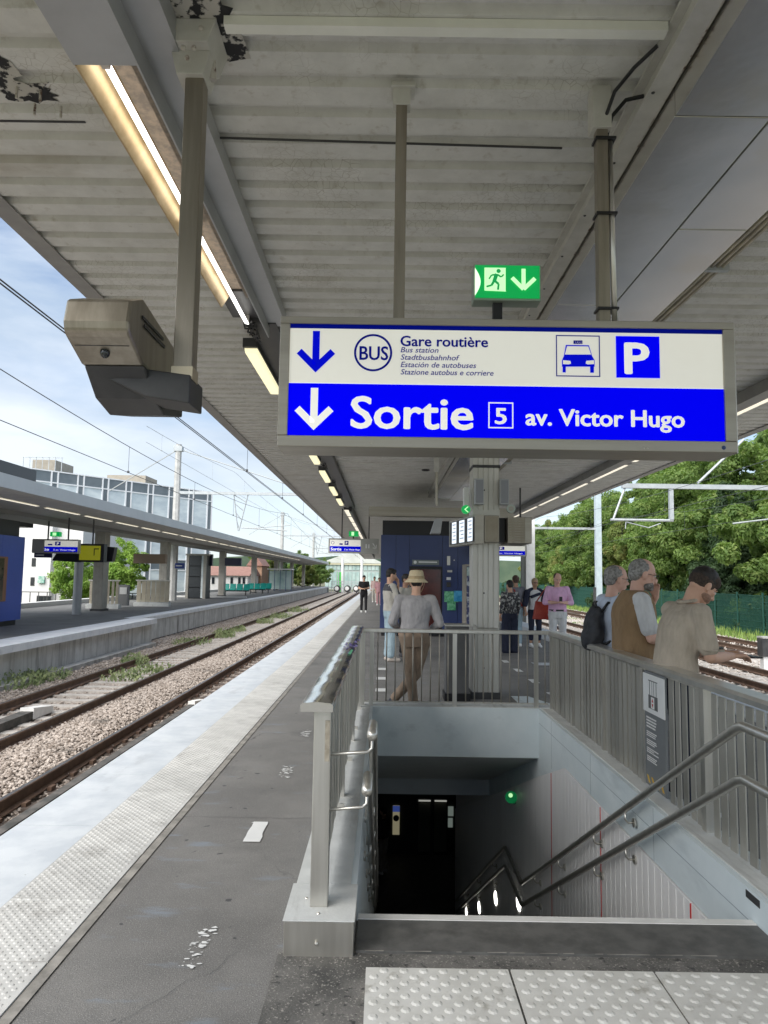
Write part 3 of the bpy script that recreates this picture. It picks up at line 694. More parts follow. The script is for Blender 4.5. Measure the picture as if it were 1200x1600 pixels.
# column with fluted steel casing
cl = wthing('canopy_column', 'tall fluted steel column carrying the canopy behind the stairwell', 'column', (1.42, 10.2, 0))
q = MB(); pts = []; X0, X1, Y0, Y1 = 1.245, 1.615, 9.98, 10.40
def flute(a, b, n, f):
    res = []
    for i in range(n):
        t0, t1 = i/n, (i+.72)/n
        res += [f(a+(b-a)*t0, 0), f(a+(b-a)*t1, 0), f(a+(b-a)*(t1+.05/n), .012), f(a+(b-a)*(t0+.95/n), .012)]
    return res
pts += flute(X0, X1, 5, lambda u, d: (u, Y0+d)); pts += flute(Y0, Y1, 6, lambda u, d: (X1-d, u))
pts += flute(X1, X0, 5, lambda u, d: (u, Y1-d)); pts += flute(Y1, Y0, 6, lambda u, d: (X0+d, u))
cs = mat('column_steel', (.54, .525, .475), (.64, .62, .57), scale=1.1, rough=.42, metal=.6, stretch=(2, 2, .8))
layer_dirt(cs, (.34, .31, .26), 1.2, .55, .85, (2, 2, .5)); layer_dirt(cs, (.24, .2, .15), 6, .68, .8)
q.prism(pts, 'z', .03, 4.0); q.obj('casing', cs, cl)
B(X0-.02, X1+.02, Y0-.02, Y1+.02, .0, .09).obj('base_plate', dark, cl); B(X0+.05, X1-.05, Y0+.05, Y1-.05, 4.0, H).obj('head_block', girder_m, cl)
B(X0-.01, X1+.01, Y0-.012, Y1+.01, 3.22, 3.26).obj('collar', dark, cl); B(X0-.005, X1+.005, Y0-.008, Y1+.005, 2.52, 2.62).obj('collar', cs, cl)
MB().tube([(1.27, 9.95, 1.02), (1.31, 9.955, .97), (1.58, 9.955, .965)], .008, 6).obj('cable_tie', steel, cl)
q = MB()
for z in (1.45, .42, 2.9): q.ball((1.40, Y0+.0, z), .012, .012, .012, 8, 5)
q.obj('hole', black, cl)
def boxthing(name, label, cat, bx, m, group=None, parts=()):
    t = wthing(name, label, cat, ((bx[0]+bx[1])/2, (bx[2]+bx[3])/2, bx[4]), group); B(*bx).obj('casing', m, t, bevel=.004)
    for (nm, b2, m2) in parts: B(*b2).obj(nm, m2, t)
    return t
for (a, b, lab) in ((1.25, 1.37, 'left face'), (1.60, 1.72, 'right face')):
    boxthing('speaker', 'slim grey loudspeaker high on the %s of the fluted column' % lab, 'loudspeaker', (a, b, 9.80, 9.93, 2.68, 3.04), alu, None, (('grille', (a+.01, b-.01, 9.795, 9.80, 2.70, 3.02), mat('grille', (.27, .28, .30), rough=.6)),))
boxthing('pale_box', 'narrow pale upright box on the far left edge of the column', 'box', (1.13, 1.20, 10.1, 10.25, 2.66, 2.95), white)
# train describer screens on brackets at the column (seen at a slant)
t = wthing('departure_screen', 'steel cased screen with black and white timetable, on the left of the column', 'screen', (1.1, 9.9, 2.1))
q = MB(); q.prism([(1.24, 9.70), (1.36, 9.72), (1.10, 11.0), (1.0, 10.98)], 'z', 2.13, 2.53); q.obj('casing', steel_frame, t)
q = MB(); a, b = (1.232, 9.71), (.998, 10.95)
def on(s, z, off=.004): return (a[0]+(b[0]-a[0])*s-off, a[1]+(b[1]-a[1])*s, z)
MB().add([on(.03, 2.16), on(.97, 2.16), on(.97, 2.50), on(.03, 2.50)], [(0, 1, 2, 3)]).obj('display', black, t)
wm = mat('screen_white', (.62, .68, .75), emit=.35)
for (s0, s1, lab) in ((.06, .24, 1), (.36, .56, 2), (.68, .86, 3)):
    MB().add([on(s0, 2.17, .007), on(s1, 2.17, .007), on(s1, 2.49, .007), on(s0, 2.49, .007)], [(0, 1, 2, 3)]).obj('timetable_column', wm, t)
    q = MB()
    for k_ in range(5):
        z = 2.46-.055*k_; q.add([on(s0+.02, z, .009), on(s1-.03-.03*(k_ % 2), z, .009), on(s1-.03-.03*(k_ % 2), z-.022, .009), on(s0+.02, z-.022, .009)], [(0, 1, 2, 3)])
    q.obj('timetable_rows', mat('screen_grey', (.25, .28, .33), emit=.3), t)
t = wthing('screen_back', 'square tan steel cabinet fixed to the front of the column', 'cabinet', (1.45, 9.85, 2.13))
B(1.37, 1.57, 9.72, 9.96, 2.15, 2.52).obj('casing', steel_brown, t, bevel=.006); B(1.39, 1.55, 9.713, 9.72, 2.17, 2.50).obj('cover', mat('tan_cover', (.28, .24, .18), (.34, .30, .23), scale=5, rough=.45, metal=.5), t)
t = wthing('departure_screen', 'louvred steel cabinet of a second screen, right of the column', 'screen', (1.8, 9.9, 2.1))
B(1.69, 2.02, 9.72, 10.5, 2.14, 2.50).obj('casing', steel_brown, t, bevel=.006)
for k_ in range(9): B(1.70, 1.915, 9.712, 9.719, 2.17+.035*k_, 2.19+.035*k_).obj('louvre', mat('tan_cover', (.28, .24, .18)), t)
B(1.925, 2.015, 9.712, 9.72, 2.15, 2.49).obj('side_cover', steel_frame, t); B(1.585, 1.685, 9.9, 10.3, 2.16, 2.5).obj('bracket_arm', black, t)
t = wthing('exit_marker', 'round green lit arrow sign projecting left of the column', 'exit sign', (1.15, 10, 2.6))
MB().tube([(1.13, 9.86, 2.61), (1.13, 9.90, 2.61)], .062, 24).obj('disc', exit_green, t)
q = MB()
for s in (-1, 1): q.add([(1.105, 9.855, 2.61), (1.15, 9.855, 2.61+s*.04), (1.17, 9.855, 2.61+s*.04), (1.125, 9.855, 2.61)], [(0, 1, 2, 3)])
q.obj('arrow', exit_bright, t)
t = wthing('round_marker', 'round clear disc marker on the right of the column above the louvred cabinet', 'sign', (1.78, 10, 2.6))
MB().tube([(1.76, 9.86, 2.63), (1.76, 9.90, 2.63)], .06, 24).obj('disc', mat('clear_disc', (.42, .48, .42), rough=.2), t); MB().tube([(1.76, 9.855, 2.63), (1.76, 9.859, 2.63)], .035, 24).obj('inner_disc', steel_frame, t)
boxthing('bin_cabinet', 'dark grey upright cabinet standing left of the fluted column behind the bars', 'cabinet', (.86, 1.17, 9.78, 10.1, .10, 1.0), mat('cabinet_grey', (.09, .09, .09), (.12, .12, .118), scale=3, rough=.6), None, (('plinth', (.84, 1.19, 9.76, 10.12, 0, .10), black), ('lid', (.85, 1.18, 9.77, 10.11, 1.0, 1.02), steel)))

# ------------------------------------------------------------------ lighting trough and luminaires
tr = wthing('lighting_trough', 'long metal lighting trough under the left side of the canopy', 'light trough', (-1.35, 5, H))
B(-1.51, -1.21, -2.5, 3.16, 4.05, 4.06).box(-1.21, -1.20, -2.5, 7.0, 4.05, H-.005).box(-1.51, -1.50, -2.5, 3.16, 4.06, H-.005).obj('cover', alu, tr)
B(-1.20, -1.03, -2.5, 7.0, 4.17, 4.18).box(-1.04, -1.03, -2.5, 7.0, 4.18, H-.005).obj('side_flange', alu, tr)
o = MB(); o.prism([(-1.505, 4.05), (-1.495, 4.05), (-1.415, 4.19), (-1.415, 4.235), (-1.505, 4.235)], 'y', 3.165, 6.2); o.obj('reflector', gold, tr)
B(-1.415, -1.212, 3.165, 6.2, 4.225, 4.235).obj('back_plate', mat('dusty_back', (.20, .17, .14), (.32, .26, .2), scale=20, rough=.8), tr)
B(-1.26, -1.213, 3.2, 6.1, 4.10, 4.20).obj('inner_lip', mat('dusty_back', (.2, .17, .14)), tr)
def tube_lamp(y0, y1, lab):
    t = wthing('tube_lamp', lab, 'lamp', (-1.33, y0, 4.1)); MB().tube([(-1.385, y0, 4.115), (-1.385, y1, 4.115)], .0175, 12).obj('tube', tube_m, t, smooth=True)
    for y in (y0-.03, y1+.0): B(-1.405, -1.365, y, y+.03, 4.09, 4.22).obj('holder', steel, t)
tube_lamp(3.24, 4.86, 'bare lit fluorescent tube in the open trough, nearest part above the speaker post')
tube_lamp(4.98, 6.78, 'second bare lit fluorescent tube in the trough, just past the speaker post')
B(-1.54, -1.20, 6.2, 6.85, 4.20, 4.24).obj('back_plate', dark, tr)
B(-1.42, -1.12, 6.9, 26.2, 4.16, H-.02).obj('dark_channel', dark, tr)
for i in range(6):
    y0 = 7.05+2.9*i
    q = MB()
    for k_ in range(5):
        a = random.uniform(0, 6); q.tube([(-1.36+.05*math.cos(a+j), y0-.35+.1*j, 4.1+.03*math.sin(a+2*j)) for j in range(6)], .009, 5)
    q.obj('loose_wiring', black, tr)
for i in range(6):
    y0 = 7.5+2.95*i
    t = wthing('luminaire', ('nearest lit yellowish diffuser lamp just left of the big hanging sign' if i == 0 else 'lit yellowish diffuser lamp further along the trough under the hanging sign'), 'lamp', (-1.47, y0, 4.05), 'diffuser lamps along the left trough')
    q = MB(); q.prism([(-1.54, 4.05), (-1.42, 4.05), (-1.41, 4.10), (-1.55, 4.10)], 'y', y0, y0+1.75); q.obj('diffuser', lum_m, t)
    B(-1.56, -1.40, y0-.05, y0+1.8, 4.10, 4.2).obj('body', dark, t)
for i in range(14):
    y0 = 26+3*i
    t = wthing('strip_lamp', 'bright louvred strip lamp far along the left lighting line', 'lamp', (-1.4, y0, 4.1), 'far strip lamps of the left line')
    B(-1.50, -1.34, y0, y0+2.5, 4.08, 4.10).obj('diffuser', line_m, t); B(-1.52, -1.32, y0, y0+2.9, 4.10, 4.2).obj('body', dark, t)
B(-1.30, -1.2, 25.5, 90, 4.0, H-.02).obj('dark_channel', dark, tr)
tr2 = wthing('lighting_trough', 'straight grey lighting trough along the right side of the canopy', 'light trough', (5.3, 5, H))
B(4.92, 5.14, -2, 100, 4.13, H-.005).obj('channel', fm, tr2)
for i in range(30):
    y0 = 6.2+3.05*i
    t = wthing('strip_lamp', 'flush lit strip lamp in the right lighting line of the canopy', 'lamp', (5.2, y0, 4.15), 'strip lamps of the right lighting line')
    B(5.16, 5.29, y0, y0+2.55, 4.155, 4.17).obj('diffuser', line_m, t); B(5.145, 5.31, y0-.2, y0+2.75, 4.17, H-.005).obj('body', fm, t)

# ------------------------------------------------------------------ camera housing on its post
pz = wthing('post_mounted_housing', 'angular brown steel monitor housing hung on a square post at upper left', 'monitor housing', (-.97, 3.3, 2.5))
B(-1.005, -.915, 3.25, 3.34, 2.60, H-.12).obj('post', steel_brown, pz, bevel=.004)
B(-1.010, -.910, 3.245, 3.345, 2.56, 2.62).obj('post_shoe', mat('brass_sleeve', (.52, .45, .32), rough=.35, metal=.7), pz)
q = MB(); q.prism([(2.99, 2.835), (2.965, 2.73), (2.975, 2.69), (3.0, 2.672), (3.17, 2.60), (3.80, 2.58), (3.80, 2.81), (3.14, 2.90)], 'x', -1.40, -1.115)
q.obj('housing', steel_brown, pz, bevel=.012)
q = MB(); q.prism([(3.175, 2.598), (3.80, 2.578), (3.80, 2.50), (3.5, 2.44), (3.32, 2.48)], 'x', -1.39, -1.11); q.obj('lower_shell', dark, pz, bevel=.008)
for k_ in range(2): B(-1.113, -1.108, 3.12+.03*k_, 3.42+.03*k_, 2.80-.03*k_, 2.815-.03*k_).obj('vent_slot', black, pz)
B(-1.395, -1.12, 2.972, 2.975, 2.728, 2.731).obj('fold_line', dark, pz)
B(-1.38, -1.14, 3.05, 3.052, 2.648, 2.65).obj('fold_line', dark, pz)
MB().ball((-1.26, 3.09, 2.63), .022, .022, .026, 12, 8).obj('lens_dome', glass_d, pz, smooth=True)
q = MB(); q.prism([(-1.30, 2.55), (-1.12, 2.47), (-.915, 2.44), (-.915, 2.575), (-1.12, 2.60)], 'y', 3.23, 3.46); q.obj('support_arm', dark, pz, bevel=.006)
q = MB(); q.prism([(-1.07, 4.18), (-.88, 4.18), (-.84, 4.296), (-1.11, 4.296)], 'y', 3.16, 3.42); q.prism([(-1.04, 4.06), (-.91, 4.06), (-.88, 4.18), (-1.07, 4.18)], 'y', 3.22, 3.38)
q.obj('ceiling_bracket', girder_m, pz, bevel=.004)
for (x, z) in ((-1.04, 4.24), (-.91, 4.24), (-.99, 4.14), (-.94, 4.14), (-.97, 4.09)): MB().ball((x, 3.155, z), .013, .012, .013, 8, 5).obj('bolt', rusty, pz)
MB().tube([(-.895, 3.3, 4.25), (-.89, 3.32, 4.1)], .02, 8).obj('clamp', rusty, pz)

# ------------------------------------------------------------------ the big hanging sign
sg = wthing('hanging_sign', 'large lit blue and white hanging direction sign over the stairs', 'sign', (.6, 3.6, 2.3))
SX0, SX1, SZ0, SZ1, SY = -.545, 1.758, 2.295, 2.965, 3.5
q = MB(); FX0, FX1, FZ0, FZ1 = -.495, 1.700, 2.352, 2.928
q.box(SX0, SX1, SY, SY+.27, FZ1, SZ1).box(SX0, SX1, SY, SY+.27, SZ0, FZ0).box(SX0, FX0, SY, SY+.27, FZ0, FZ1).box(FX1, SX1, SY, SY+.27, FZ0, FZ1).box(FX0, FX1, SY+.05, SY+.25, FZ0, FZ1)
q.obj('case', steel_frame, sg, bevel=.004)
B(SX1-.0, SX1+.006, SY+.01, SY+.26, SZ0, SZ1).obj('edge_trim', steel, sg)
zm = FZ0+(FZ1-FZ0)*.474
B(FX0, FX1, SY+.012, SY+.03, zm, FZ1-.022).obj('white_field', sign_white, sg)
B(FX0, FX1, SY+.010, SY+.03, FZ1-.021, FZ1).obj('top_stripe', sign_navy, sg)
B(FX0, FX1, SY+.012, SY+.03, FZ0, zm-.004).obj('blue_field', sign_blue, sg)
B(FX0, FX1, SY+.011, SY+.03, zm-.0039, zm-.0001).obj('dividing_line', sign_line, sg)
TY = SY+.009
def W2(px, py): v = at(px, py, TY); return v.x, v.z
def strokes(segs, w, m, name, y=TY):
    q = MB()
    for k_, ((x0, z0), (x1, z1)) in enumerate(segs):
        d = Vector((x1-x0, 0, z1-z0)).normalized(); n = Vector((-d.z, 0, d.x))*w/2; yy = y-.0002*k_
        q.add([(x0+n.x, yy, z0+n.z), (x1+n.x, yy, z1+n.z), (x1-n.x, yy, z1-n.z), (x0-n.x, yy, z0-n.z)], [(0, 1, 2, 3)])
    return q.obj(name, m, sg)
def down_arrow(cx, top, bot, half, w, m):
    (x, zt), (_, zb) = W2(cx, top), W2(cx, bot); h = half/317.; k_ = w*.72
    q = MB(); zt2 = zb
    q.add([(x-w/2, TY, zt), (x+w/2, TY, zt), (x+w/2, TY, zb+w*1.1), (x-w/2, TY, zb+w*1.1)], [(0, 1, 2, 3)])
    for s in (-1, 1):
        q.add([(x, TY-.0003*(1+s), zb), (x+s*(h), TY-.0003*(1+s), zb+h-.0), (x+s*(h-w*.68), TY-.0003*(1+s), zb+h+w*.68), (x, TY-.0003*(1+s), zb+w*1.38)], [(0, 1, 2, 3)])
    return q.obj('down_arrow', m, sg)
down_arrow(494.5, 517, 582, 31, .036, sign_navy_b := mat('sign_blue_print', (.0, .002, .45), rough=.6, emit=.2, spec=.05))
down_arrow(491.5, 606, 672, 31, .037, sign_line)
def ring(cx, cz, r0, r1, m, name='ring', n=56):
    q = MB(); q.add([(cx+r*math.cos(2*PI*i/n), TY, cz+r*math.sin(2*PI*i/n)) for r in (r0, r1) for i in range(n)], [(i, (i+1) % n, n+(i+1) % n, n+i) for i in range(n)]); return q.obj(name, m, sg)
bx, bz = W2(583, 551); ring(bx, bz, .086, .097, sign_navy)
def text(s, x0, x1, yb, cap, m, bold=0., shear=0., sub=False):
    (xa, za), (xb, _) = W2(x0, yb), W2(x1, yb)
    return lettering(s, xa, za, cap/317.*1.02, xb-xa, TY-.001, m, sg, bold, shear)
text('BUS', 562, 606, 562, 22, sign_navy, .018)
text('Gare routière', 626, 762, 540.5, 16.5, sign_navy, .022)
for (s, xe, yb) in (('Bus station', 685, 550.5), ('Stadtbusbahnhof', 718, 562), ('Estación de autobuses', 744, 573.5), ('Stazione autobus e corriere', 771, 585)):
    text(s, 626, xe, yb, 8.6, sign_navy, .006, .22)
text('Sortie', 549, 738, 668, 50, sign_line, .024)
text('av. Victor Hugo', 822, 1069, 664, 26, sign_line, .028)
text('5', 774, 791, 662, 25, sign_line, .024)
def frame(x0, y0, x1, y1, w, m, name='frame'):
    (xa, zb), (xb, za) = W2(x0, y1), W2(x1, y0); q = MB(); y = TY
    q.box(xa, xb, y-.001, y, za-w, za).box(xa, xb, y-.001, y, zb, zb+w).box(xa, xa+w, y-.001, y, zb+w, za-w).box(xb-w, xb, y-.001, y, zb+w, za-w); return q.obj(name, m, sg)
frame(763, 629, 802, 669, .006, sign_line)
frame(869, 524.5, 937, 588, .005, sign_navy)
(xa, zb), (xb, za) = W2(963, 590), W2(1030, 526); B(xa, xb, TY-.001, TY, zb, za).obj('parking_square', sign_blue, sg)
text('P', 978, 1013, 583, 49, sign_line, .034); bpy.data.objects[-1] if False else None
# taxi pictogram
def poly(pts, m, name, dy=0.): return MB().add([(*(lambda w: (w[0], TY-dy, w[1]))(W2(a, b)),) for a, b in pts], [tuple(range(len(pts)))]).obj(name, m, sg)
poly([(884, 539), (920, 539.5), (925, 556), (929, 563), (929, 573), (878, 573), (878, 563), (881, 556)], sign_navy_b, 'taxi_body', .001)
poly([(886, 541), (919, 541.5), (923.5, 554), (882.5, 554)], sign_white, 'taxi_windscreen', .0015)
poly([(879.5, 563), (891, 564), (892, 568), (889, 569.5), (879.5, 569)], sign_white, 'taxi_headlight', .002); poly([(928, 563), (916, 564), (915, 568), (918, 569.5), (928, 569)], sign_white, 'taxi_headlight', .002)
poly([(879, 573), (884, 573), (884, 582), (879, 582)], sign_navy_b, 'taxi_wheel', .001); poly([(922, 573), (928, 573), (928, 582.5), (922, 582.5)], sign_navy_b, 'taxi_wheel', .001)
poly([(896, 532), (910, 532), (910, 537.5), (896, 537.5)], sign_navy, 'taxi_roof_sign', .001)
text('TAXI', 898, 908.5, 536.7, 3.6, sign_line, .0); bpy.data.objects
for o_ in sg.children:
    if o_.name.startswith('lettering'): pass
text('5', 774, 791, 662, 25, sign_line, .024) if False else None
for (px, py, m) in ((580.5, 692.5, steel), (1006, 700.5, steel), (1012, 700.5, steel), (1131, 699.5, mat('blue_button', (.03, .07, .2), rough=.4))):
    v = at(px, py, SY); MB().ball((v.x, SY, v.z), .011 if px > 1100 else .0045, .004, .011 if px > 1100 else .0045, 12, 6).obj('screw', m, sg)
for (x0, x1, top, lab) in ((.028, .087, 4.22, 1), (1.105, 1.165, 4.1, 2)):
    B(x0, x1, 3.60, 3.66, SZ1, top).obj('hanger_post', steel_brown, sg, bevel=.003)
MB().tube([(1.185, 3.60, SZ1+.02), (1.18, 3.62, 4.02)], .014, 10).obj('conduit', steel, sg, smooth=True)
q = MB()
for z in (3.06, 3.58, 4.0): q.box(1.095, 1.205, 3.585, 3.665, z, z+.012)
q.obj('cable_tie', black, sg)
B(.01, .105, 3.59, 3.67, 4.18, H-.003).box(.0, .13, 3.57, 3.69, H-.03, H-.004).obj('ceiling_bracket', girder_m, sg, bevel=.003)
B(1.08, 1.18, 3.58, 3.68, 4.06, H-.003).obj('ceiling_bracket', girder_m, sg, bevel=.003)
# green emergency exit box on the sign
ex = wthing('emergency_exit_sign', 'green lit emergency exit box with running figure on top of the big sign', 'exit sign', (.63, 3.7, 3.1))
v0, v1 = at(740, 469, 3.7), at(845, 414, 3.7)
B(v0.x, v1.x, 3.7, 3.80, v0.z, v1.z).obj('case', mat('exit_case', (.30, .36, .30), rough=.4), ex, bevel=.004)
B(v0.x+.008, v1.x-.008, 3.694, 3.699, v0.z+.012, v1.z-.008).obj('lit_panel', exit_green, ex)
def E2(px, py, d=0.): v = at(px, py, 3.69); return (v.x, 3.69-d, v.z)
MB().add([E2(742, 418)]+[E2(742+9*math.sin(PI*i/8), 418+44*i/8) for i in range(9)]+[E2(742, 462)], [tuple(range(11))]).obj('corner_arc', mat('exit_pale', (.55, .75, .5), emit=.4), ex)
MB().add([E2(757, 418), E2(791, 418.5), E2(791, 455.5), E2(757, 454)], [(0, 1, 2, 3)]).obj('door_field', exit_bright, ex)
MB().add([E2(790, 419, .001), E2(792.5, 419, .001), E2(792.5, 455, .001), E2(790, 455, .001)], [(0, 1, 2, 3)]).obj('door_edge', exit_green, ex)
q = MB()
def lim(a, b, w, d=.001):
    A, Bv = Vector(E2(*a, d)), Vector(E2(*b, d)); dd = (Bv-A).normalized(); n = Vector((-dd.z, 0, dd.x))*w
    q.add([A+n, Bv+n, Bv-n, A-n], [(0, 1, 2, 3)])
lim((776, 428), (772, 440), .010); lim((776, 429), (768, 430), .0045, .0012); lim((768, 430), (764, 436), .004, .0014); lim((777, 429), (783, 433), .0045, .0016); lim((783, 433), (787, 429), .004, .0018)
lim((773, 439), (779, 444), .0065, .002); lim((779, 444), (778, 453), .0055, .0022); lim((772, 439), (768, 446), .0065, .0024); lim((768, 446), (760, 448), .005, .0026)
n = 14; c = E2(779, 423.5, .001); q.add([(c[0]+.0115*math.cos(2*PI*i/n), c[1], c[2]+.0115*math.sin(2*PI*i/n)) for i in range(n)], [tuple(range(n))])
q.obj('running_figure', mat('exit_dark_green', (.0, .17, .04), emit=.4), ex)
q = MB(); lim((818, 420), (818, 448), .011); lim((800, 434), (818, 452), .011, .0013); lim((836, 435), (818, 452), .011, .0016); q.obj('arrow', exit_bright, ex)
B(.57, .62, 3.73, 3.77, 2.96, v0.z).obj('stand', black, ex)

# second hanging sign further along, and the one seen right of the column
def small_sign(label, px0, py0, px1, py1, Y, split, exitbox=None, posts=(), group=None, txt=True, zc=4.25, navy=True):
    v0, v1 = at(px0, py1, Y), at(px1, py0, Y); x0, x1, z0, z1 = v0.x, v1.x, v0.z, v1.z; w, h = x1-x0, z1-z0
    t = wthing('hanging_sign', label, 'sign', ((x0+x1)/2, Y, z0)); B(x0, x1, Y, Y+.25, z0, z1).obj('case', mat('sign_case_pale', (.44, .43, .39), rough=.4, metal=.4), t)
    xs = x0+w*split
    B(x0+w*.03, xs, Y-.006, Y-.001, z0+h*.47, z1-h*.10).obj('white_field', sign_white, t)
    B(x0+w*.03, xs, Y-.006, Y-.001, z0+h*.12, z0+h*.465).obj('blue_field', sign_navy_b, t)
    lettering('Sortie', x0+w*.05, z0+h*.18, h*.19, (xs-x0)*.32, Y-.009, sign_line, t, .03)
    lettering('5 av. Victor Hugo', x0+w*.05+(xs-x0)*.42, z0+h*.20, h*.10, (xs-x0)*.48, Y-.009, sign_line, t, .02)
    B(x0+(xs-x0)*.50, x0+(xs-x0)*.62, Y-.009, Y-.007, z0+h*.56, z1-h*.17).obj('parking_square', sign_navy, t); lettering('P', x0+(xs-x0)*.54, z0+h*.60, h*.17, (xs-x0)*.045, Y-.012, sign_line, t, .03)
    q = MB(); cx, cz, r = x0+(xs-x0)*.13, z0+h*.70, h*.11; n = 20
    q.add([(cx+rr*math.cos(2*PI*i/n), Y-.008, cz+rr*math.sin(2*PI*i/n)) for rr in (r, r*.78) for i in range(n)], [(i, (i+1) % n, n+(i+1) % n, n+i) for i in range(n)]); q.obj('ring', sign_navy, t)
    B(x0+(xs-x0)*.34, x0+(xs-x0)*.44, Y-.009, Y-.007, z0+h*.56, z0+h*.66).obj('taxi_pictogram', sign_navy, t)
    for p_ in posts: B(x0+w*p_-.02, x0+w*p_+.02, Y+.1, Y+.14, z1, zc).obj('hanger_post', dark, t)
    return t, (x0, x1, z0, z1)
t, (x0, x1, z0, z1) = small_sign('smaller hanging direction sign left of the blue kiosk with its right end unlit', 513, 842, 592, 864, 27, .64, posts=(.26, .80))
lettering('II', x0+(x1-x0)*.74, z0+.2, .16, .14, 26.98, white, t, .03); q = MB()
for (a, b) in (((.88, .70), (.95, .35)), ((.95, .35), (.88, .38)), ((.95, .35), (.955, .6))):
    q.tube([(x0+(x1-x0)*a[0], 26.985, z0+(z1-z0)*a[1]), (x0+(x1-x0)*b[0], 26.985, z0+(z1-z0)*b[1])], .02, 5)
q.obj('arrow', white, t)
e = wthing('emergency_exit_sign', 'tiny green exit box above the smaller hanging sign', 'exit sign', (-1.3, 27.1, 3.1)); v0, v1 = at(545, 838, 27), at(560, 830, 27)
B(v0.x, v1.x, 27, 27.2, v0.z, v1.z).obj('case', exit_green, e); B(v0.x+.1, v0.x+.2, 26.99, 26.998, v0.z+.03, v1.z-.03).obj('pictogram', exit_bright, e); B(v0.x+.15, v0.x+.2, 27.05, 27.1, z1, v0.z).obj('stand', black, e)
small_sign('direction sign half hidden behind the right of the fluted column', 735, 852, 823, 868, 20.0, .97, posts=(.2, .9))

# ================================================================== KIOSK, MACHINES
kz = wthing('platform_kiosk', 'dark blue panelled kiosk block standing across the platform under the canopy', 'kiosk', (1.2, 22, 0))
B(-.06, 2.46, 20.34, 25.0, .0, 3.28).obj('core', black, kz)
for (a, b) in ((-.10, .33), (.33, .72), (1.66, 2.10), (2.10, 2.50)): B(a+.004, b-.004, 20.30, 20.34, .16, 2.86).obj('panel', kiosk_blue, kz)
B(.724, 1.656, 20.30, 20.34, 1.98, 2.86).obj('panel', kiosk_blue, kz)
for i in range(4): B(-.10, -.06, 20.345+1.16*i, 20.345+1.16*(i+1)-.01, .16, 2.86).obj('panel', kiosk_blue, kz); B(2.46, 2.50, 20.345+1.16*i, 20.345+1.16*(i+1)-.01, .16, 2.86).obj('panel', kiosk_blue, kz)
d = B(.76, 1.62, 20.32, 20.335, .16, 1.90).obj('door', door_red, kz)
MB().box(.73, .76, 20.29, 20.34, .0, 1.93).box(1.62, 1.65, 20.29, 20.34, .0, 1.93).box(.76, 1.62, 20.29, 20.34, 1.90, 1.93).obj('door_frame', black, d)
sb = B(.80, 1.56, 20.24, 20.29, 2.02, 2.16).obj('name_board', mat('board_grey', (.20, .23, .22), rough=.5), kz)
B(.98, 1.50, 20.232, 20.238, 2.08, 2.115).obj('faded_lettering_strip', white, kz); MB().tube([(.88, 20.23, 2.09), (.88, 20.239, 2.09)], .045, 16).obj('round_emblem', white, kz)
for (a, b, c, e_, m) in ((1.79, 1.88, 2.02, 2.28, steel), (1.80, 1.94, 1.82, 1.88, steel), (1.78, 1.90, 1.60, 1.68, white), (1.78, 1.90, 1.40, 1.54, dark), (1.98, 2.01, 2.15, 2.18, white)):
    B(a, b, 20.27, 20.298, c, e_).obj('fitting', m, kz)
B(1.72, 2.12, 20.27, 20.298, .98, 1.28).obj('poster_green', mat('poster_green', (.05, .32, .14), (.25, .6, .35), scale=14, rough=.5), kz)
B(1.99, 2.22, 20.26, 20.29, 1.0, 1.30).obj('poster_blue', mat('poster_cyan', (.02, .25, .50), (.10, .45, .7), scale=9, rough=.5), kz)
B(1.80, 2.04, 20.25, 20.28, .75, .98).obj('poster_green', mat('poster_green', (.05, .32, .14)), kz)
t = wthing('vending_machine', 'tall slim machine with patterned blue and white front left of the fluted column', 'vending machine', (2.2, 18, 0))
B(2.02, 2.55, 17.6, 18.4, .0, 2.0).obj('cabinet', tan, t); 
q = B(2.04, 2.30, 17.58, 17.598, .3, 1.95).obj('front', mat('machine_front', (.04, .05, .14), (.5, .52, .56), scale=7, rough=.3, lo=.5, hi=.56), t)
B(2.04, 2.30, 17.57, 17.579, 1.72, 1.93).obj('header', mat('machine_header', (.25, .42, .38), (.7, .72, .7), scale=20, rough=.4), t)
t = wthing('round_mirror_lamp', 'grey wedge shaped lamp on a rod below the canopy, in front of the kiosk', 'lamp', (.55, 14, 3))
v = at(682, 790, 14); 
MB().tube([(v.x, 14, v.z), (v.x, 14, at(682, 735, 14).z+.03)], .028, 8).obj('rod', steel_frame, t)
a, b = at(672, 834, 14), at(690, 811, 14); q = MB(); q.prism([(a.x, a.z), (a.x+.20, a.z), (b.x+.01, b.z), (b.x-.13, b.z)], 'y', 13.9, 14.15); q.obj('head', alu, t, bevel=.01)
v = at(682, 736, 14); MB().tube([(v.x-.22+.07*math.cos(i*PI/6), 13.9+.07*math.sin(i*PI/6), v.z) for i in range(13)], .014, 6).obj('cable_ring', black, t)
B(v.x-.05, v.x+.05, 13.95, 14.05, v.z-.02, H-.0).obj('mount', girder_m, t)

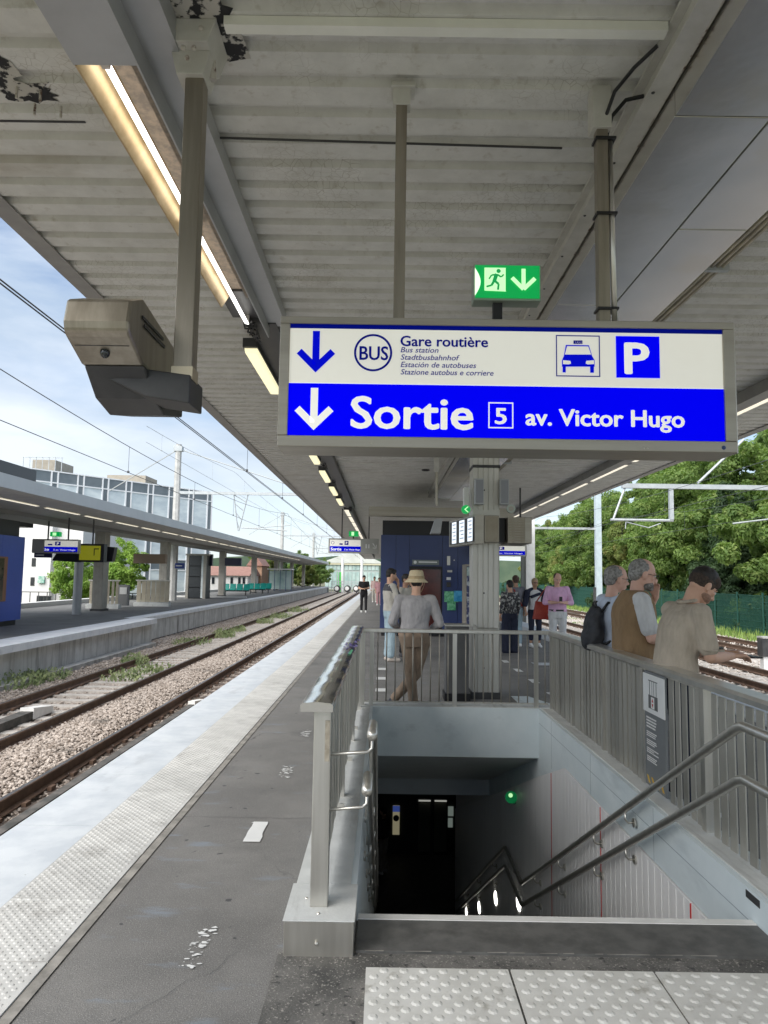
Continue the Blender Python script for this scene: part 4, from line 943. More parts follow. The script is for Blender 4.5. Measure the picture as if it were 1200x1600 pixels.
# ================================================================== TRACKS
def make_track(xc, y0, y1, sl_mat, label, sp=.6, croc=None, sink=.0):
    t = wthing('railway_track', label, 'railway track', (xc, y0, TZ-.2))
    me = MB()
    prof = [(-.07, -.16), (.07, -.16), (.07, -.148), (.012, -.125), (.010, -.045), (.035, -.03), (.035, -.006), (.028, 0), (-.028, 0), (-.035, -.006), (-.035, -.03), (-.010, -.045), (-.012, -.125), (-.07, -.148)]
    for s in (-1, 1):
        q = MB(); x = xc+s*.7525; q.prism([(x+a, TZ+b-.0005) for a, b in prof], 'y', y0, y1)
        o = q.obj('rail', rail_rust, t); B(x-.024, x+.024, y0, y1, TZ-.0003, TZ+.0012).obj('running_surface', rail_top, o)
    sm = B(-1.25, 1.25, -.12, .12, -.10, 0).mesh('sleeper', sl_mat); n = int((y1-y0)/sp)
    plate = MB()
    for i in range(min(n, 290)):
        inst('sleeper', sm, t, (xc+random.uniform(-.02, .02), y0+.3+sp*i, TZ-.172+random.uniform(-.008, .008)), (0, 0, random.uniform(-.012, .012)))
    for i in range(min(60, n)):
        y = y0+.3+sp*i
        for s in (-1, 1):
            for d in (-.11, .11): plate.box(xc+s*.7525+d-.025, xc+s*.7525+d+.025, y-.06, y+.06, TZ-.17, TZ-.125)
    plate.obj('rail_fixings', rail_rust, t)['kind'] = 'stuff'
    if croc:
        xo = xc; xc = xc+(-.31 if xc > -4 else 0); wd = .055 if xc > -4 else .11; q = MB(); q.box(xc-wd, xc+wd, y0 if croc[0] is None else croc[0], croc[1], TZ-.17, TZ-.03); o = q.obj('guard_beam', mat('dark_beam', (.05, .05, .045), (.12, .11, .10), scale=5, rough=.8), t)
        q = MB(); y = croc[1]; q.prism([(y+.001, TZ-.17), (y+.001, TZ+.03), (y+.75, TZ-.06), (y+.75, TZ-.17)], 'x', xc-wd-.01, xc+wd+.01); q.obj('white_ramp', mat('ramp_white', (.70, .69, .66), (.8, .79, .76), scale=6, rough=.7), t)
    return t
make_track(-3.27, 3, 118, wood, 'near left track with rusty rails on dark wooden sleepers below the platform edge', croc=(3, 13.6))
make_track(-6.22, 6, 118, conc_sl, 'second left track with rusty rails on pale concrete sleepers beside the opposite platform', croc=(6, 12.7))
make_track(9.87, 8, 130, conc_sl, 'right hand track beyond the slatted railing, nearer one', .65)
make_track(14.4, 14, 150, wood, 'far right hand track running below the green fence', .65)
# ballast beds
def bed(name, x0, x1, y0, y1, z, m):
    q = MB(); nx = 10; ny = int((y1-y0)/1.5); r = random.Random(4)
    for j in range(ny+1):
        for i in range(nx+1):
            q.v.append((x0+(x1-x0)*i/nx, y0+(y1-y0)*j/ny, z+r.uniform(-.02, .02)))
    for j in range(ny):
        for i in range(nx): a = j*(nx+1)+i; q.f.append((a, a+1, a+nx+2, a+nx+1)); q.m.append(0)
    return struct(q.obj(name, m))
bed('ballast_bed', -9.7, XL-.0, 0, 125, TZ-.205, ballast_m)
bed('ballast_bed', XR+.02, 17.2, 0, 150, TZ-.205, ballast_r)
# loose ballast stones between and beside the rails
r = random.Random(11); shapes = []
phi = (1+5**.5)/2
ico = [(-1, phi, 0), (1, phi, 0), (-1, -phi, 0), (1, -phi, 0), (0, -1, phi), (0, 1, phi), (0, -1, -phi), (0, 1, -phi), (phi, 0, -1), (phi, 0, 1), (-phi, 0, -1), (-phi, 0, 1)]
icf = [(0, 11, 5), (0, 5, 1), (0, 1, 7), (0, 7, 10), (0, 10, 11), (1, 5, 9), (5, 11, 4), (11, 10, 2), (10, 7, 6), (7, 1, 8), (3, 9, 4), (3, 4, 2), (3, 2, 6), (3, 6, 8), (3, 8, 9), (4, 9, 5), (2, 4, 11), (6, 2, 10), (8, 6, 7), (9, 8, 1)]
octv = [(1, 0, 0), (-1, 0, 0), (0, 1, 0), (0, -1, 0), (0, 0, 1), (0, 0, -1)]; octf = [(0, 2, 4), (2, 1, 4), (1, 3, 4), (3, 0, 4), (2, 0, 5), (1, 2, 5), (3, 1, 5), (0, 3, 5)]
def stones(n, fx, fy, fz, s0, s1, name, m, fine=True):
    V = []; Fc = []; base = ico if fine else octv; bf = icf if fine else octf; kk = 1/1.9 if fine else 1.
    for _ in range(n):
        y = fy(); x = fx(y); s = r.uniform(s0, s1); a = r.uniform(0, 6.28); ca, sa = math.cos(a), math.sin(a)
        sx, sy, sz = s*r.uniform(.7, 1.25), s*r.uniform(.7, 1.2), s*r.uniform(.5, .9); o = len(V); z = fz(x, y)
        for (u, v, w) in base:
            k_ = kk*r.uniform(.75, 1.2); u, v, w = u*sx*k_, v*sy*k_, w*sz*k_; V.append((x+u*ca-v*sa, y+u*sa+v*ca, z+w))
        Fc += [(a_+o, b_+o, c_+o) for a_, b_, c_ in bf]
    me = bpy.data.meshes.new(name); me.from_pydata(V, [], Fc); me.materials.append(m)
    o = bpy.data.objects.new(name, me); C.objects.link(o); return tag(o, kind='stuff')
def zb(x, y):
    a = min(abs(x+3.27), 99); b = abs(x+6.22)
    mid = math.exp(-((x+4.78)/.55)**2)*.10
    return TZ-.185+mid+r.uniform(-.015, .02)-(.02 if min(a, b) < .7 else 0)
stones(34000, lambda y: r.uniform(-8.6, -2.5) if r.random() < .45 else r.gauss(-4.78, .5), lambda: 5+17*r.random()**1.25, zb, .017, .034, 'ballast_stones', stone_m)
stones(22000, lambda y: r.uniform(-9, -2.5) if r.random() < .6 else r.gauss(-4.78, .5), lambda: 20+40*r.random(), zb, .03, .05, 'ballast_stones', stone_m, False)
stones(9000, lambda y: r.uniform(7, 16.6), lambda: 14+40*r.random(), lambda x, y: TZ-.18, .03, .06, 'ballast_stones', mat('pale_stone', (.36, .31, .27), (.66, .61, .56), scale=11, rough=.9, detail=2), False)
# weeds
def tuft(name, label, x, y, z, h, w, n, seed, m=weed_m, group='weeds growing beside the opposite platform', cat='weed'):
    rr = random.Random(seed); q = MB()
    for _ in range(n):
        a = rr.uniform(0, 6.28); d = rr.random()**.6*w; bx_, by_ = x+d*math.cos(a), y+d*math.sin(a)*1.6; hh = h*rr.uniform(.35, 1)*(1-.45*d/w)
        lx, ly = rr.uniform(-.35, .35)*hh, rr.uniform(-.35, .35)*hh
        for k_ in range(3):
            t0 = k_/3; s = .016+.03*rr.random(); cx, cy, cz = bx_+lx*t0*t0, by_+ly*t0*t0, z+hh*t0
            b_ = rr.uniform(0, 6.28)
            q.add([(cx, cy, cz), (cx+s*math.cos(b_), cy+s*math.sin(b_), cz+s*.6), (cx+s*1.6*math.cos(b_+.5), cy+s*1.6*math.sin(b_+.5), cz+s*2.2), (cx+s*.3*math.cos(b_+1.4), cy+s*.3, cz+s*1.5)], [(0, 1, 2, 3)])
        q.add([(bx_-.004, by_, z), (bx_+.004, by_, z), (bx_+lx+.002, by_+ly, z+hh)], [(0, 1, 2)])
    o = q.obj(name, m); return tag(o, label, cat, group)
wl_ = 'green weed clump growing in the ballast against the opposite platform wall'
for i, (px, py, Y, h, w, n) in enumerate(((15, 1075, 16.5, .5, .7, 240), (38, 1070, 17.2, .3, .4, 120), (75, 1062, 17.6, .35, .5, 130), (210, 1028, 20.5, .55, .35, 150), (205, 1048, 18.2, .22, .7, 110), (240, 1040, 19.4, .18, .6, 80), (350, 978, 30, .6, .5, 170), (372, 972, 33, .4, .4, 80), (415, 957, 39, .5, .5, 120), (440, 952, 44, .5, .8, 180), (465, 945, 52, .6, .9, 180), (300, 995, 27, .3, .7, 120))):
    v = at(px, py, Y); x = v.x; 
    if i in (4, 5): tuft('weed', 'low green weed patch spreading between the rails of the second track', x, Y, TZ-.18, h, w, n, i, group='weeds between the rails')
    else: tuft('weed', wl_, max(-8.6, x), Y, TZ-.18, h, w, n, i)

# ================================================================== OPPOSITE PLATFORM
def oe(Y): return -8.35 if Y < 26.5 else -9.0
op = MB(); op.box(-16.4, -9.1, 6, 118, -.95, 0); op.box(-9.101, -8.6, 6, 26.5, -.95, -.001)
opp_edge = mat('far_edge_paint', (.66, .68, .70), (.78, .79, .80), scale=3, rough=.6)
layer_dirt(opp_edge, (.45, .46, .47), 2, .6, .8, (1, .4, 1))
opp = struct(op.obj('opposite_platform', mat('far_asphalt', (.13, .13, .128), (.18, .18, .175), scale=1.5, rough=.85)))
for i in range(9): B(-9.3, -8.35, 8+2.05*i+.01, 8+2.05*(i+1), -.16, .012).obj('edge_nosing', opp_edge, opp)
for i in range(44): B(-9.6, -9.0, 26.5+2.05*i+.012, 26.5+2.05*(i+1), -.14, .010).obj('edge_nosing', opp_edge, opp)
wm_ = mat('stained_wall_panel', (.48, .47, .445), (.60, .59, .56), scale=2, rough=.8, objrand=.08); layer_dirt(wm_, (.17, .16, .14), 1.6, .50, .74, (3, 3, .25))
for i in range(17): B(-8.62, -8.55, 8+1.09*i+.006, 8+1.09*(i+1)-.006, -.9, -.16).obj('wall_panel', wm_, opp)
for i in range(80): B(-9.10, -9.04, 26.5+1.09*i+.008, 26.5+1.09*(i+1)-.008, -.9, -.14).obj('wall_panel', wm_, opp)
struct(B(-8.55, -8.2, 6, 26, -.96, -.82).obj('drain_ledge', concrete))
struct(B(-16.9, -16.4, 6, 118, -.95, .22).obj('rear_kerb', mat('rear_kerb_white', (.6, .6, .58), rough=.7)))
# its canopy
zc_ = [(8, 4.02), (118, 4.0)]
def zcn(Y):
    for (a, za), (b, zb_) in zip(zc_, zc_[1:]):
        if a <= Y <= b: return za+(zb_-za)*(Y-a)/(b-a)
    return zc_[0][1] if Y < 8 else zc_[-1][1]
oc = wthing('station_canopy', 'long straight grey canopy over the opposite platform', 'canopy', (-12.5, 20, 0))
def loft(prof, ys, zf):
    vs = []; fs = []; n = len(prof)
    for y in ys: vs += [(x, y, zf(y)+z) for x, z in prof]
    for i in range(len(ys)-1): fs += [(i*n+j, i*n+(j+1) % n, (i+1)*n+(j+1) % n, (i+1)*n+j) for j in range(n)]
    return MB().add(vs, fs+[tuple(range(n)), tuple((len(ys)-1)*n+j for j in range(n))])
ys = [8, 10, 13, 15, 16.8, 18.5, 20.2, 23, 26, 30, 34, 39, 45, 55, 70, 90, 118]
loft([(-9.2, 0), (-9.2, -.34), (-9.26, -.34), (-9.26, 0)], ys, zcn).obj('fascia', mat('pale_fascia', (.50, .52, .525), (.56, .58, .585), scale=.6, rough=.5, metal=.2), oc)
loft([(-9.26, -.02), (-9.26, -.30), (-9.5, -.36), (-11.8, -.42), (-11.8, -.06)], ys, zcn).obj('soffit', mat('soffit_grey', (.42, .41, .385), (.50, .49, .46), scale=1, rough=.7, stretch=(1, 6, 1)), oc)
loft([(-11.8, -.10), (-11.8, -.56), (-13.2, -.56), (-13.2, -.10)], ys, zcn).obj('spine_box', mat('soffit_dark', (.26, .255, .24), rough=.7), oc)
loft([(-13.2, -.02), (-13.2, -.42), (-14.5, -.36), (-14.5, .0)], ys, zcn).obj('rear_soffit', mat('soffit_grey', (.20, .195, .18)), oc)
for i in range(26):
    y0 = 13+2.9*i; zz = zcn(y0+1)-.385
    t = wthing('strip_lamp', 'lit strip lamp under the canopy of the opposite platform', 'lamp', (-10, y0, zz), 'strip lamps under the opposite canopy')
    q = MB(); q.add([(-10.48, y0, zcn(y0)-.405), (-10.36, y0, zcn(y0)-.402), (-10.36, y0+2.4, zcn(y0+2.4)-.402), (-10.48, y0+2.4, zcn(y0+2.4)-.405)], [(0, 1, 2, 3)]); q.obj('diffuser', line_m, t)
t = wthing('roof_plant_box', 'dark grey plant box on top of the opposite canopy', 'plant box', (-12, 20, 4)); v0 = at(0, 738, 20); v1 = at(50, 722, 20)
B(-18, -14, 20, 28.2, 3.4, 5.7).obj('casing', mat('plant_dark', (.05, .055, .06), rough=.5), t)
cg = mat('opposite_column', (.33, .315, .28), (.42, .40, .36), scale=2, rough=.5, metal=.4)
for i, Y in enumerate((31.1, 40.2, 54.7, 68, 82, 96, 110)):
    t = wthing('opposite_column', ['fluted steel column of the opposite platform beside the yellow screen', 'steel column of the opposite platform at the end of the steel balustrade', 'steel column of the opposite platform just left of the turquoise bench'][i] if i < 3 else 'distant steel column carrying the far part of the opposite canopy', 'column', (-12.4, Y, 0), 'columns of the opposite platform')
    B(-12.70, -12.26, Y, Y+.6, .1, zcn(Y)-.56).obj('shaft', cg, t)
    for k_ in range(3): B(-12.66+.14*k_, -12.58+.14*k_, Y-.012, Y-.001, .12, zcn(Y)-.57).obj('casing_rib', cg, t)
    B(-12.75, -12.2, Y-.04, Y+.64, 0, .1).obj('base', dark, t)
t = wthing('lamp_post', 'slim pale post standing on the opposite platform under its hanging sign', 'post', (-12.2, 28.5, 0)); MB().tube([(-12.22, 28.5, 0), (-12.22, 28.5, 2.7)], .17, 14).obj('shaft', alu, t)
# blue kiosk at the left edge
t = wthing('platform_kiosk', 'bright blue panelled kiosk with a dark poster at the left edge of the photo', 'kiosk', (-13, 20, 0))
B(-16, -11.5, 17.2, 22.6, .16, 2.75).obj('core', dark, t); B(-16, -11.55, 17.3, 22.5, 0, .16).obj('plinth', black, t)
for (a, b) in ((17.2, 18.6), (18.6, 20.0), (20.0, 21.3), (21.3, 22.62)): B(-11.5, -11.46, a+.005, b-.005, .16, 2.75).obj('panel', kiosk_blue2, t)
B(-15.9, -11.6, 17.3, 22.5, 2.75, 3.25).obj('upper_band', mat('band_dark', (.045, .05, .05), rough=.6), t)
B(-16, -11.5, 22.605, 22.64, .16, 2.72).obj('end_panel', kiosk_blue2, t)
po = B(-11.45, -11.425, 19.0, 21.60, .76, 2.10).obj('poster_case', mat('poster_frame', (.24, .11, .05), rough=.5), t)
B(-11.42, -11.41, 19.0, 21.38, .80, 2.05).obj('poster', mat('poster_dark', (.015, .02, .025), (.12, .09, .06), scale=1.8, rough=.15), t)
# screens and signs there
t, bx_ = small_sign('hanging direction sign over the opposite platform with its left end unlit', 50, 843, 122, 864, 25, 1.0, posts=(.3, .75), zc=3.6)
x0, x1, z0, z1 = bx_; B(x0, x0+(x1-x0)*.27, 24.97, 24.99, z0+.02, z1-.02).obj('unlit_end', grey_off, t)
e = wthing('emergency_exit_sign', 'green exit box above the hanging sign of the opposite platform', 'exit sign', (-11.6, 25.1, 3)); v0, v1 = at(78, 838, 25), at(93, 831, 25); B(v0.x, v1.x, 25, 25.2, v0.z, v1.z).obj('case', exit_green, e); B(v0.x+.1, v0.x+.22, 24.98, 24.995, v0.z+.03, v1.z-.03).obj('pictogram', exit_bright, e)
t = wthing('name_plate', 'small dark blue plate hanging under the opposite direction sign', 'sign', (-12, 25.5, 2)); v0, v1 = at(53, 871, 25.5), at(80, 863.5, 25.5); B(v0.x, v1.x, 25.5, 25.6, v0.z, v1.z).obj('plate', mat('plate_navy', (.02, .02, .08), rough=.4), t); B(v0.x+.06, v0.x+.36, 25.49, 25.495, v0.z+.07, v0.z+.11).obj('faded_lettering_strip', white, t)
t = wthing('dark_screen', 'dark screen housing hanging left of the yellow screen', 'screen', (-10.5, 26, 2.3)); v0, v1 = at(83, 878, 26), at(122, 864.5, 26); q = MB(); q.prism([(v0.x-.05, v0.z+.05), (v0.x+.1, v1.z), (v1.x, v1.z), (v1.x, v0.z)], 'y', 26, 26.3); q.obj('case', black, t)
t = wthing('yellow_screen', 'square yellow lit platform screen above the opposite platform', 'screen', (-10.5, 25.6, 2)); v0, v1 = at(121, 878, 25.6), at(163, 850, 25.6)
B(v0.x, v1.x, 25.6, 25.9, v0.z, v1.z).obj('case', black, t); B(v0.x+.06, v1.x-.12, 25.58, 25.595, v0.z+.07, v1.z-.07).obj('display', screen_y, t)
q = MB(); xx, zz = v0.x+.58, v1.z-.2; q.box(xx, xx+.18, 25.57, 25.575, zz, zz+.035).box(xx, xx+.03, 25.57, 25.575, zz-.22, zz); q.obj('printed_sign', black, t)
B((v0.x+v1.x)/2-.02, (v0.x+v1.x)/2+.02, 25.7, 25.75, v1.z, 3.6).obj('hanger_post', dark, t)
t = wthing('dark_screen', 'tilted black screen right of the yellow screen on the opposite platform', 'screen', (-9.7, 26.5, 2)); v0, v1 = at(163, 878, 26.5), at(178, 855, 26.5); q = MB(); q.prism([(v0.x, v0.z), (v1.x-.05, v0.z+.02), (v1.x+.03, v1.z), (v0.x-.05, v1.z+.03)], 'y', 26.5, 26.8); q.obj('case', black, t); q = MB(); q.prism([(v0.x-.05, v1.z+.03), (v0.x-.03, v1.z+.03), (v0.x+.03, v0.z), (v0.x, v0.z)], 'y', 26.45, 26.49); q.obj('edge_trim', white, t)
t = wthing('brown_panel', 'blank brown hanging panel over the opposite platform', 'sign', (-11, 36, 2)); v0, v1 = at(208, 880, 36), at(259, 866, 36); B(v0.x, v1.x, 36, 36.3, v0.z, v1.z).obj('case', mat('blank_brown', (.22, .16, .11), rough=.6), t)
t = wthing('name_plate', 'small blue station plate on a column of the opposite platform', 'sign', (-12, 44, 2)); v0, v1 = at(273, 888, 40), at(288, 880, 40); B(v0.x, v1.x, 40, 40.1, v0.z, v1.z).obj('plate', mat('plate_blue', (.03, .06, .25), rough=.4), t); B(v0.x+.06, v0.x+.41, 39.985, 39.995, v0.z+.12, v0.z+.17).obj('faded_lettering_strip', white, t)
for (a, b, c, e_, Y, lab) in ((320, 866, 332, 884, 50, 'black screen hanging behind the lift tower of the opposite platform'), (351, 872, 377, 884, 50, 'dark blue screen hanging above the turquoise benches')):
    t = wthing('dark_screen', lab, 'screen', (at(a, b, Y).x, Y, 2)); v0, v1 = at(a, e_, Y), at(b and c, b, Y); B(v0.x, v1.x, Y, Y+.3, v0.z, v1.z).obj('case', mat('screen_navy', (.03, .035, .07), rough=.3), t)
# balustrade panels of the opposite stairs
bal = mat('tan_panel', (.38, .34, .26), (.46, .42, .33), scale=2, rough=.5, metal=.3, objrand=.08)
for (px0, px1, Y, n, lab) in ((138, 186, 33.5, 7, 'slatted steel balustrade beside the yellow screen, open panel bays'), (212, 264, 36.5, 7, 'solid tan steel balustrade with upright panels on the opposite platform')):
    v0, v1 = at(px0, 950, Y), at(px1, 945, Y); t = wthing('balustrade', lab, 'balustrade', (v0.x, Y, 0)); w = (v1.x-v0.x)/n
    for i in range(n): B(v0.x+w*i+.015, v0.x+w*(i+1)-(.015 if n == 7 and px0 > 200 else .07), Y+.02*(i % 2), Y+.04+.02*(i % 2), .22, 1.28).obj('panel', bal, t)
    B(v0.x-.05, v1.x, Y-.02, Y+.08, 1.28, 1.34).obj('top_rail', steel, t); B(v0.x-.1, v1.x, Y-.1, Y+.3, 0, .2).obj('kerb', coping, t)
t = wthing('notice_stand', 'grey notice box with white plate between the two balustrades', 'notice', (-14, 35, 0)); v0, v1 = at(184, 948, 34.5), at(200, 914, 34.5); B(v0.x, v1.x, 34.5, 34.8, .1, v1.z).obj('box', mat('box_grey', (.24, .24, .24), rough=.6), t); B(v0.x+.06, v1.x-.04, 34.48, 34.495, v1.z-.45, v1.z-.12).obj('plate', white, t)
# lift tower
t = wthing('lift_tower', 'dark glazed lift tower with grey steel posts on the opposite platform', 'lift', (-13, 49, 0)); v0, v1 = at(289, 935, 49), at(320, 935, 49); zt = at(300, 868, 49).z
for x in (v0.x, v1.x-.18): B(x, x+.18, 49, 49.2, 0, zt).obj('corner_post', cg, t)
for i in range(4): B(v0.x+.2, v0.x+1.02, 49.03, 49.08, .05+zt/4*i, zt/4*(i+1)).obj('dark_panel', mat('lift_panel', (.035, .04, .045), rough=.2), t)
B(v0.x+1.04, v1.x-.19, 49.02, 49.06, .05, zt).obj('glass_pane', glass_b, t); B(v0.x, v1.x, 49.2, 50.4, 0, zt).obj('shaft_body', dark, t); B(v0.x-.05, v1.x+.05, 48.95, 50.5, zt, zt+.12).obj('roof', cg, t)
# turquoise benches
def bench(px, py, Y, n, label):
    v = at(px, py, Y); t = wthing('platform_bench', label, 'bench', (v.x, Y, 0), 'turquoise benches on the opposite platform')
    for i in range(n):
        x = v.x+.56*i; q = MB(); q.prism([(Y, .42), (Y+.45, .38), (Y+.62, .92), (Y+.56, .94), (Y+.42, .46), (Y, .47)], 'x', x, x+.50); q.obj('seat_shell', bench_m, t, bevel=.02)
    MB().box(v.x, v.x+.56*n-.06, Y+.22, Y+.30, .32, .38).obj('beam', dark, t)
    for i in (0, n-1): B(v.x+.56*i+.2, v.x+.56*i+.28, Y+.2, Y+.32, 0, .32).obj('leg', dark, t)
bench(346, 930, 58, 4, 'turquoise plastic bench of linked seats nearest on the opposite platform'); bench(386, 927, 64, 3, 'second turquoise bench on the opposite platform, beyond the first'); bench(405, 925, 67, 2, 'third and farthest turquoise bench on the opposite platform')
t = wthing('glass_shelter', 'glass waiting shelter far along the opposite platform', 'shelter', (-12, 78, 0)); v0, v1 = at(420, 918, 78), at(455, 918, 78); w = (v1.x-v0.x)/4
for i in range(4): B(v0.x+w*i+.03, v0.x+w*(i+1)-.03, 78, 78.05, .2, 2.2).obj('glass_pane', glass_g, t)
for i in range(5): B(v0.x+w*i-.03, v0.x+w*i+.03, 77.98, 78.06, 0, 2.3).obj('post', mat('shelter_blue', (.06, .10, .2), rough=.5), t)
B(v0.x-.1, v1.x+.1, 77.2, 79.5, 2.3, 2.42).obj('roof', white, t)

# ================================================================== BUILDINGS
def wall_panel(bm_, P, Q, z0, z1, s0, s1, off, th=.04):
    d = Vector((Q[0]-P[0], Q[1]-P[1])); L = d.length; d /= L; n = Vector((d.y, -d.x))
    def p(s, o): return (P[0]+d.x*s+n.x*o, P[1]+d.y*s+n.y*o)
    a, b = p(s0, off), p(s1, off); c, e_ = p(s1, off-th), p(s0, off-th)
    return bm_.add([(*a, z0), (*b, z0), (*c, z0), (*e_, z0), (*a, z1), (*b, z1), (*c, z1), (*e_, z1)], [(0, 1, 2, 3), (7, 6, 5, 4), (0, 4, 5, 1), (1, 5, 6, 2), (2, 6, 7, 3), (3, 7, 4, 0)])
P, Q = (-31.5, 57.6), (-18.45, 75.2); L = math.dist(P, Q)
gb_ = wthing('glass_building', 'glazed office block with paired white mullions rising behind the opposite canopy', 'building', (P[0], P[1], -1))
zt = 10.4
wall_panel(MB(), P, Q, -1, zt-.1, 0, L, -.1, 11).obj('body', bldg_grey, gb_)
nb = 9; bw = L/nb; wmul = mat('white_mullion', (.85, .86, .87), rough=.5); spd = mat('spandrel_dark', (.13, .16, .18), (.18, .21, .23), scale=.5, rough=.35)
floors = [(-1, 2.2), (2.2, 5.8), (5.8, 10.4)]
for i in range(nb):
    s0, s1 = i*bw, (i+1)*bw
    for (za, zb_) in ((-1.0, 2.0), (3.1, 5.4), (6.4, 9.35)):
        wall_panel(MB(), P, Q, za, zb_, s0+.02, s1-.62, .0, .03).obj('glass_pane', glass_b, gb_)
    for (za, zb_) in ((2.05, 3.05), (5.45, 6.35), (9.4, 10.35)):
        wall_panel(MB(), P, Q, za, zb_, s0+.02, s1-.62, .01, .03).obj('spandrel', spd, gb_)
    wall_panel(MB(), P, Q, -1, 10.35, s1-.58, s1-.06, .015, .04).obj('dark_strip', spd, gb_)
    q = MB(); wall_panel(q, P, Q, -1, zt, s1-.68, s1-.56, .08, .1); wall_panel(q, P, Q, -1, zt, s1-.10, s1+.02, .08, .1); q.obj('mullion', wmul, gb_)
q = MB()
for z in (2.0, 3.05, 5.4, 6.35, 9.35, 10.35): wall_panel(q, P, Q, z, z+.10, 0, L, .07, .08)
q.obj('horizontal_rail', wmul, gb_)
cur = mat('blind_fabric', (.55, .58, .55), (.65, .68, .64), scale=2, rough=.8)
for (a, b, h_, Y) in ((50, 85, 9, 66), (168, 228, 9, 78)):
    v0, v1 = at(a, 735, Y), at(b, 735, Y); B(v0.x, v1.x, Y, Y+4, 8, at(a, 718 if a < 100 else 742, Y).z).obj('roof_plant_room', tan, gb_)
q = MB(); v = at(40, 722, 66)
for i in range(7): q.box(v.x+.6*i, v.x+.6*i+.05, 65.5, 65.55, 10, v.z+.4)
q.box(v.x, v.x+3.7, 65.5, 65.55, v.z+.35, v.z+.42); q.obj('roof_rail', galv, gb_)
# white flats left
ap = wthing('apartment_building', 'white rendered apartment block with small dark windows behind the opposite platform', 'building', (-23, 48, -1))
v0, v1, vr = at(30, 950, 48), at(75, 950, 48), at(118, 950, 48)
B(v0.x-3, v1.x, 48, 58, -1.5, 5.2).obj('left_wing', bldg_white, ap); B(v1.x, vr.x, 48.6, 58, -1.5, 5.2).obj('right_wing', bldg_white, ap)
for (a, b, c, e_) in ((49, 872, 56, 885), (84, 873, 92, 886), (47, 902, 54, 915), (82, 901, 90, 916), (100, 873, 106, 886), (56, 931, 80, 952)):
    Y = 47.97 if a < 75 else 48.57; w0, w1 = at(a, e_, Y), at(c, b, Y); f = B(w0.x, w1.x, Y, Y+.05, w0.z, w1.z).obj('window', dark, ap); B(w0.x+.05, (w0.x+w1.x)/2-.02, Y-.015, Y-.002, w0.z+.05, w1.z-.05).obj('pane', glass_d, f); B((w0.x+w1.x)/2+.02, w1.x-.05, Y-.015, Y-.002, w0.z+.05, w1.z-.05).obj('pane', glass_d, f)
w0, w1 = at(59, 911, 47.9), at(70, 900, 47.9); B(w0.x, w1.x, 47.85, 47.95, w0.z, w1.z).obj('green_panel', mat('panel_green', (.05, .30, .22), (.5, .62, .55), scale=3, rough=.5), ap)
bf = wthing('boundary_railing', 'dark railing in front of the white apartment block', 'railing', (-22, 46, -1)); q = MB()
for i in range(18): q = MB().box(-25+.55*i, -24.96+.55*i, 46, 46.04, -1, .35).obj('bar', dark, bf)
B(-25, -15.6, 46, 46.05, .35, .4).obj('rail', dark, bf)
rw = struct(B(-24, -10, 52, 52.3, -1, .1).obj('rear_wall', mat('retaining_white', (.6, .6, .58), rough=.8)))
# low white house with red roof
hs = wthing('white_house', 'low white house with red tiled roof beyond the opposite platform', 'house', (-19, 92, -1)); v0, v1 = at(318, 925, 92), at(386, 925, 92); ze = at(340, 899, 92).z; zr = at(340, 884, 92).z
B(v0.x, v1.x, 92, 100, -1, ze).obj('wall', bldg_white, hs); q = MB(); q.prism([(91.7, ze), (96, zr), (100.3, ze)], 'x', v0.x-.3, v1.x+.3); q.obj('roof', roof_red, hs)
for px in (323, 333, 350, 362, 374, 381):
    w0, w1 = at(px-2.2, 912, 91.95), at(px+2.2, 902, 91.95); f = B(w0.x, w1.x, 91.93, 91.99, w0.z, w1.z).obj('window', dark, hs); B(w0.x+.04, w1.x-.04, 91.91, 91.925, w0.z+.04, w1.z-.04).obj('pane', glass_d, f)
hs = wthing('brick_house', 'brown brick gabled house right of the white house in the distance', 'house', (-15, 100, -1)); v0, v1 = at(386, 925, 100), at(408, 925, 100)
B(v0.x, v1.x, 100, 106, -1, 3).obj('wall', mat('brown_brick', (.26, .16, .10), (.34, .22, .15), scale=5, rough=.9), hs); q = MB(); q.prism([(v0.x-.2, 3), ((v0.x+v1.x)/2, 4.6), (v1.x+.2, 3)], 'y', 99.8, 106.2); q.obj('roof', roof_red, hs)
w0, w1 = at(394, 912, 99.9), at(399, 903, 99.9); B(w0.x, w1.x, 99.9, 99.96, w0.z, w1.z).obj('window', glass_d, hs)
# glazed hall / bridge at the far end
fb = wthing('station_hall', 'pale glazed station hall with shallow pitched roof closing the view at the far end', 'building', (-8, 150, 0))
v0, v1 = at(508, 905, 150), at(592, 905, 150); zb1 = at(550, 893, 150).z; zt1 = at(550, 880, 150).z; zp = at(545, 866, 150).z
B(v0.x, v1.x, 150, 165, -1, zt1).obj('body', mat('hall_body', (.35, .40, .38), rough=.6), fb)
q = MB(); q.prism([(v0.x-1, zt1), (v0.x+4, zp), (v1.x-3, zp), (v1.x+1, zt1)], 'y', 149.5, 166); q.obj('roof', mat('hall_roof', (.50, .52, .48), (.58, .60, .56), scale=.5, rough=.5), fb)
n = 14; w = (v1.x-v0.x)/n
for i in range(n):
    for (a, b) in ((-.6, zb1-.1), (zb1+.3, zt1-.1)): B(v0.x+w*i+.08, v0.x+w*(i+1)-.08, 149.9, 149.97, a, b).obj('glass_pane', glass_g, fb)
B(v0.x-.5, v1.x+.5, 149.6, 149.9, zt1-.35, zt1).obj('eaves_beam', mat('hall_cream', (.62, .58, .42), rough=.6), fb)
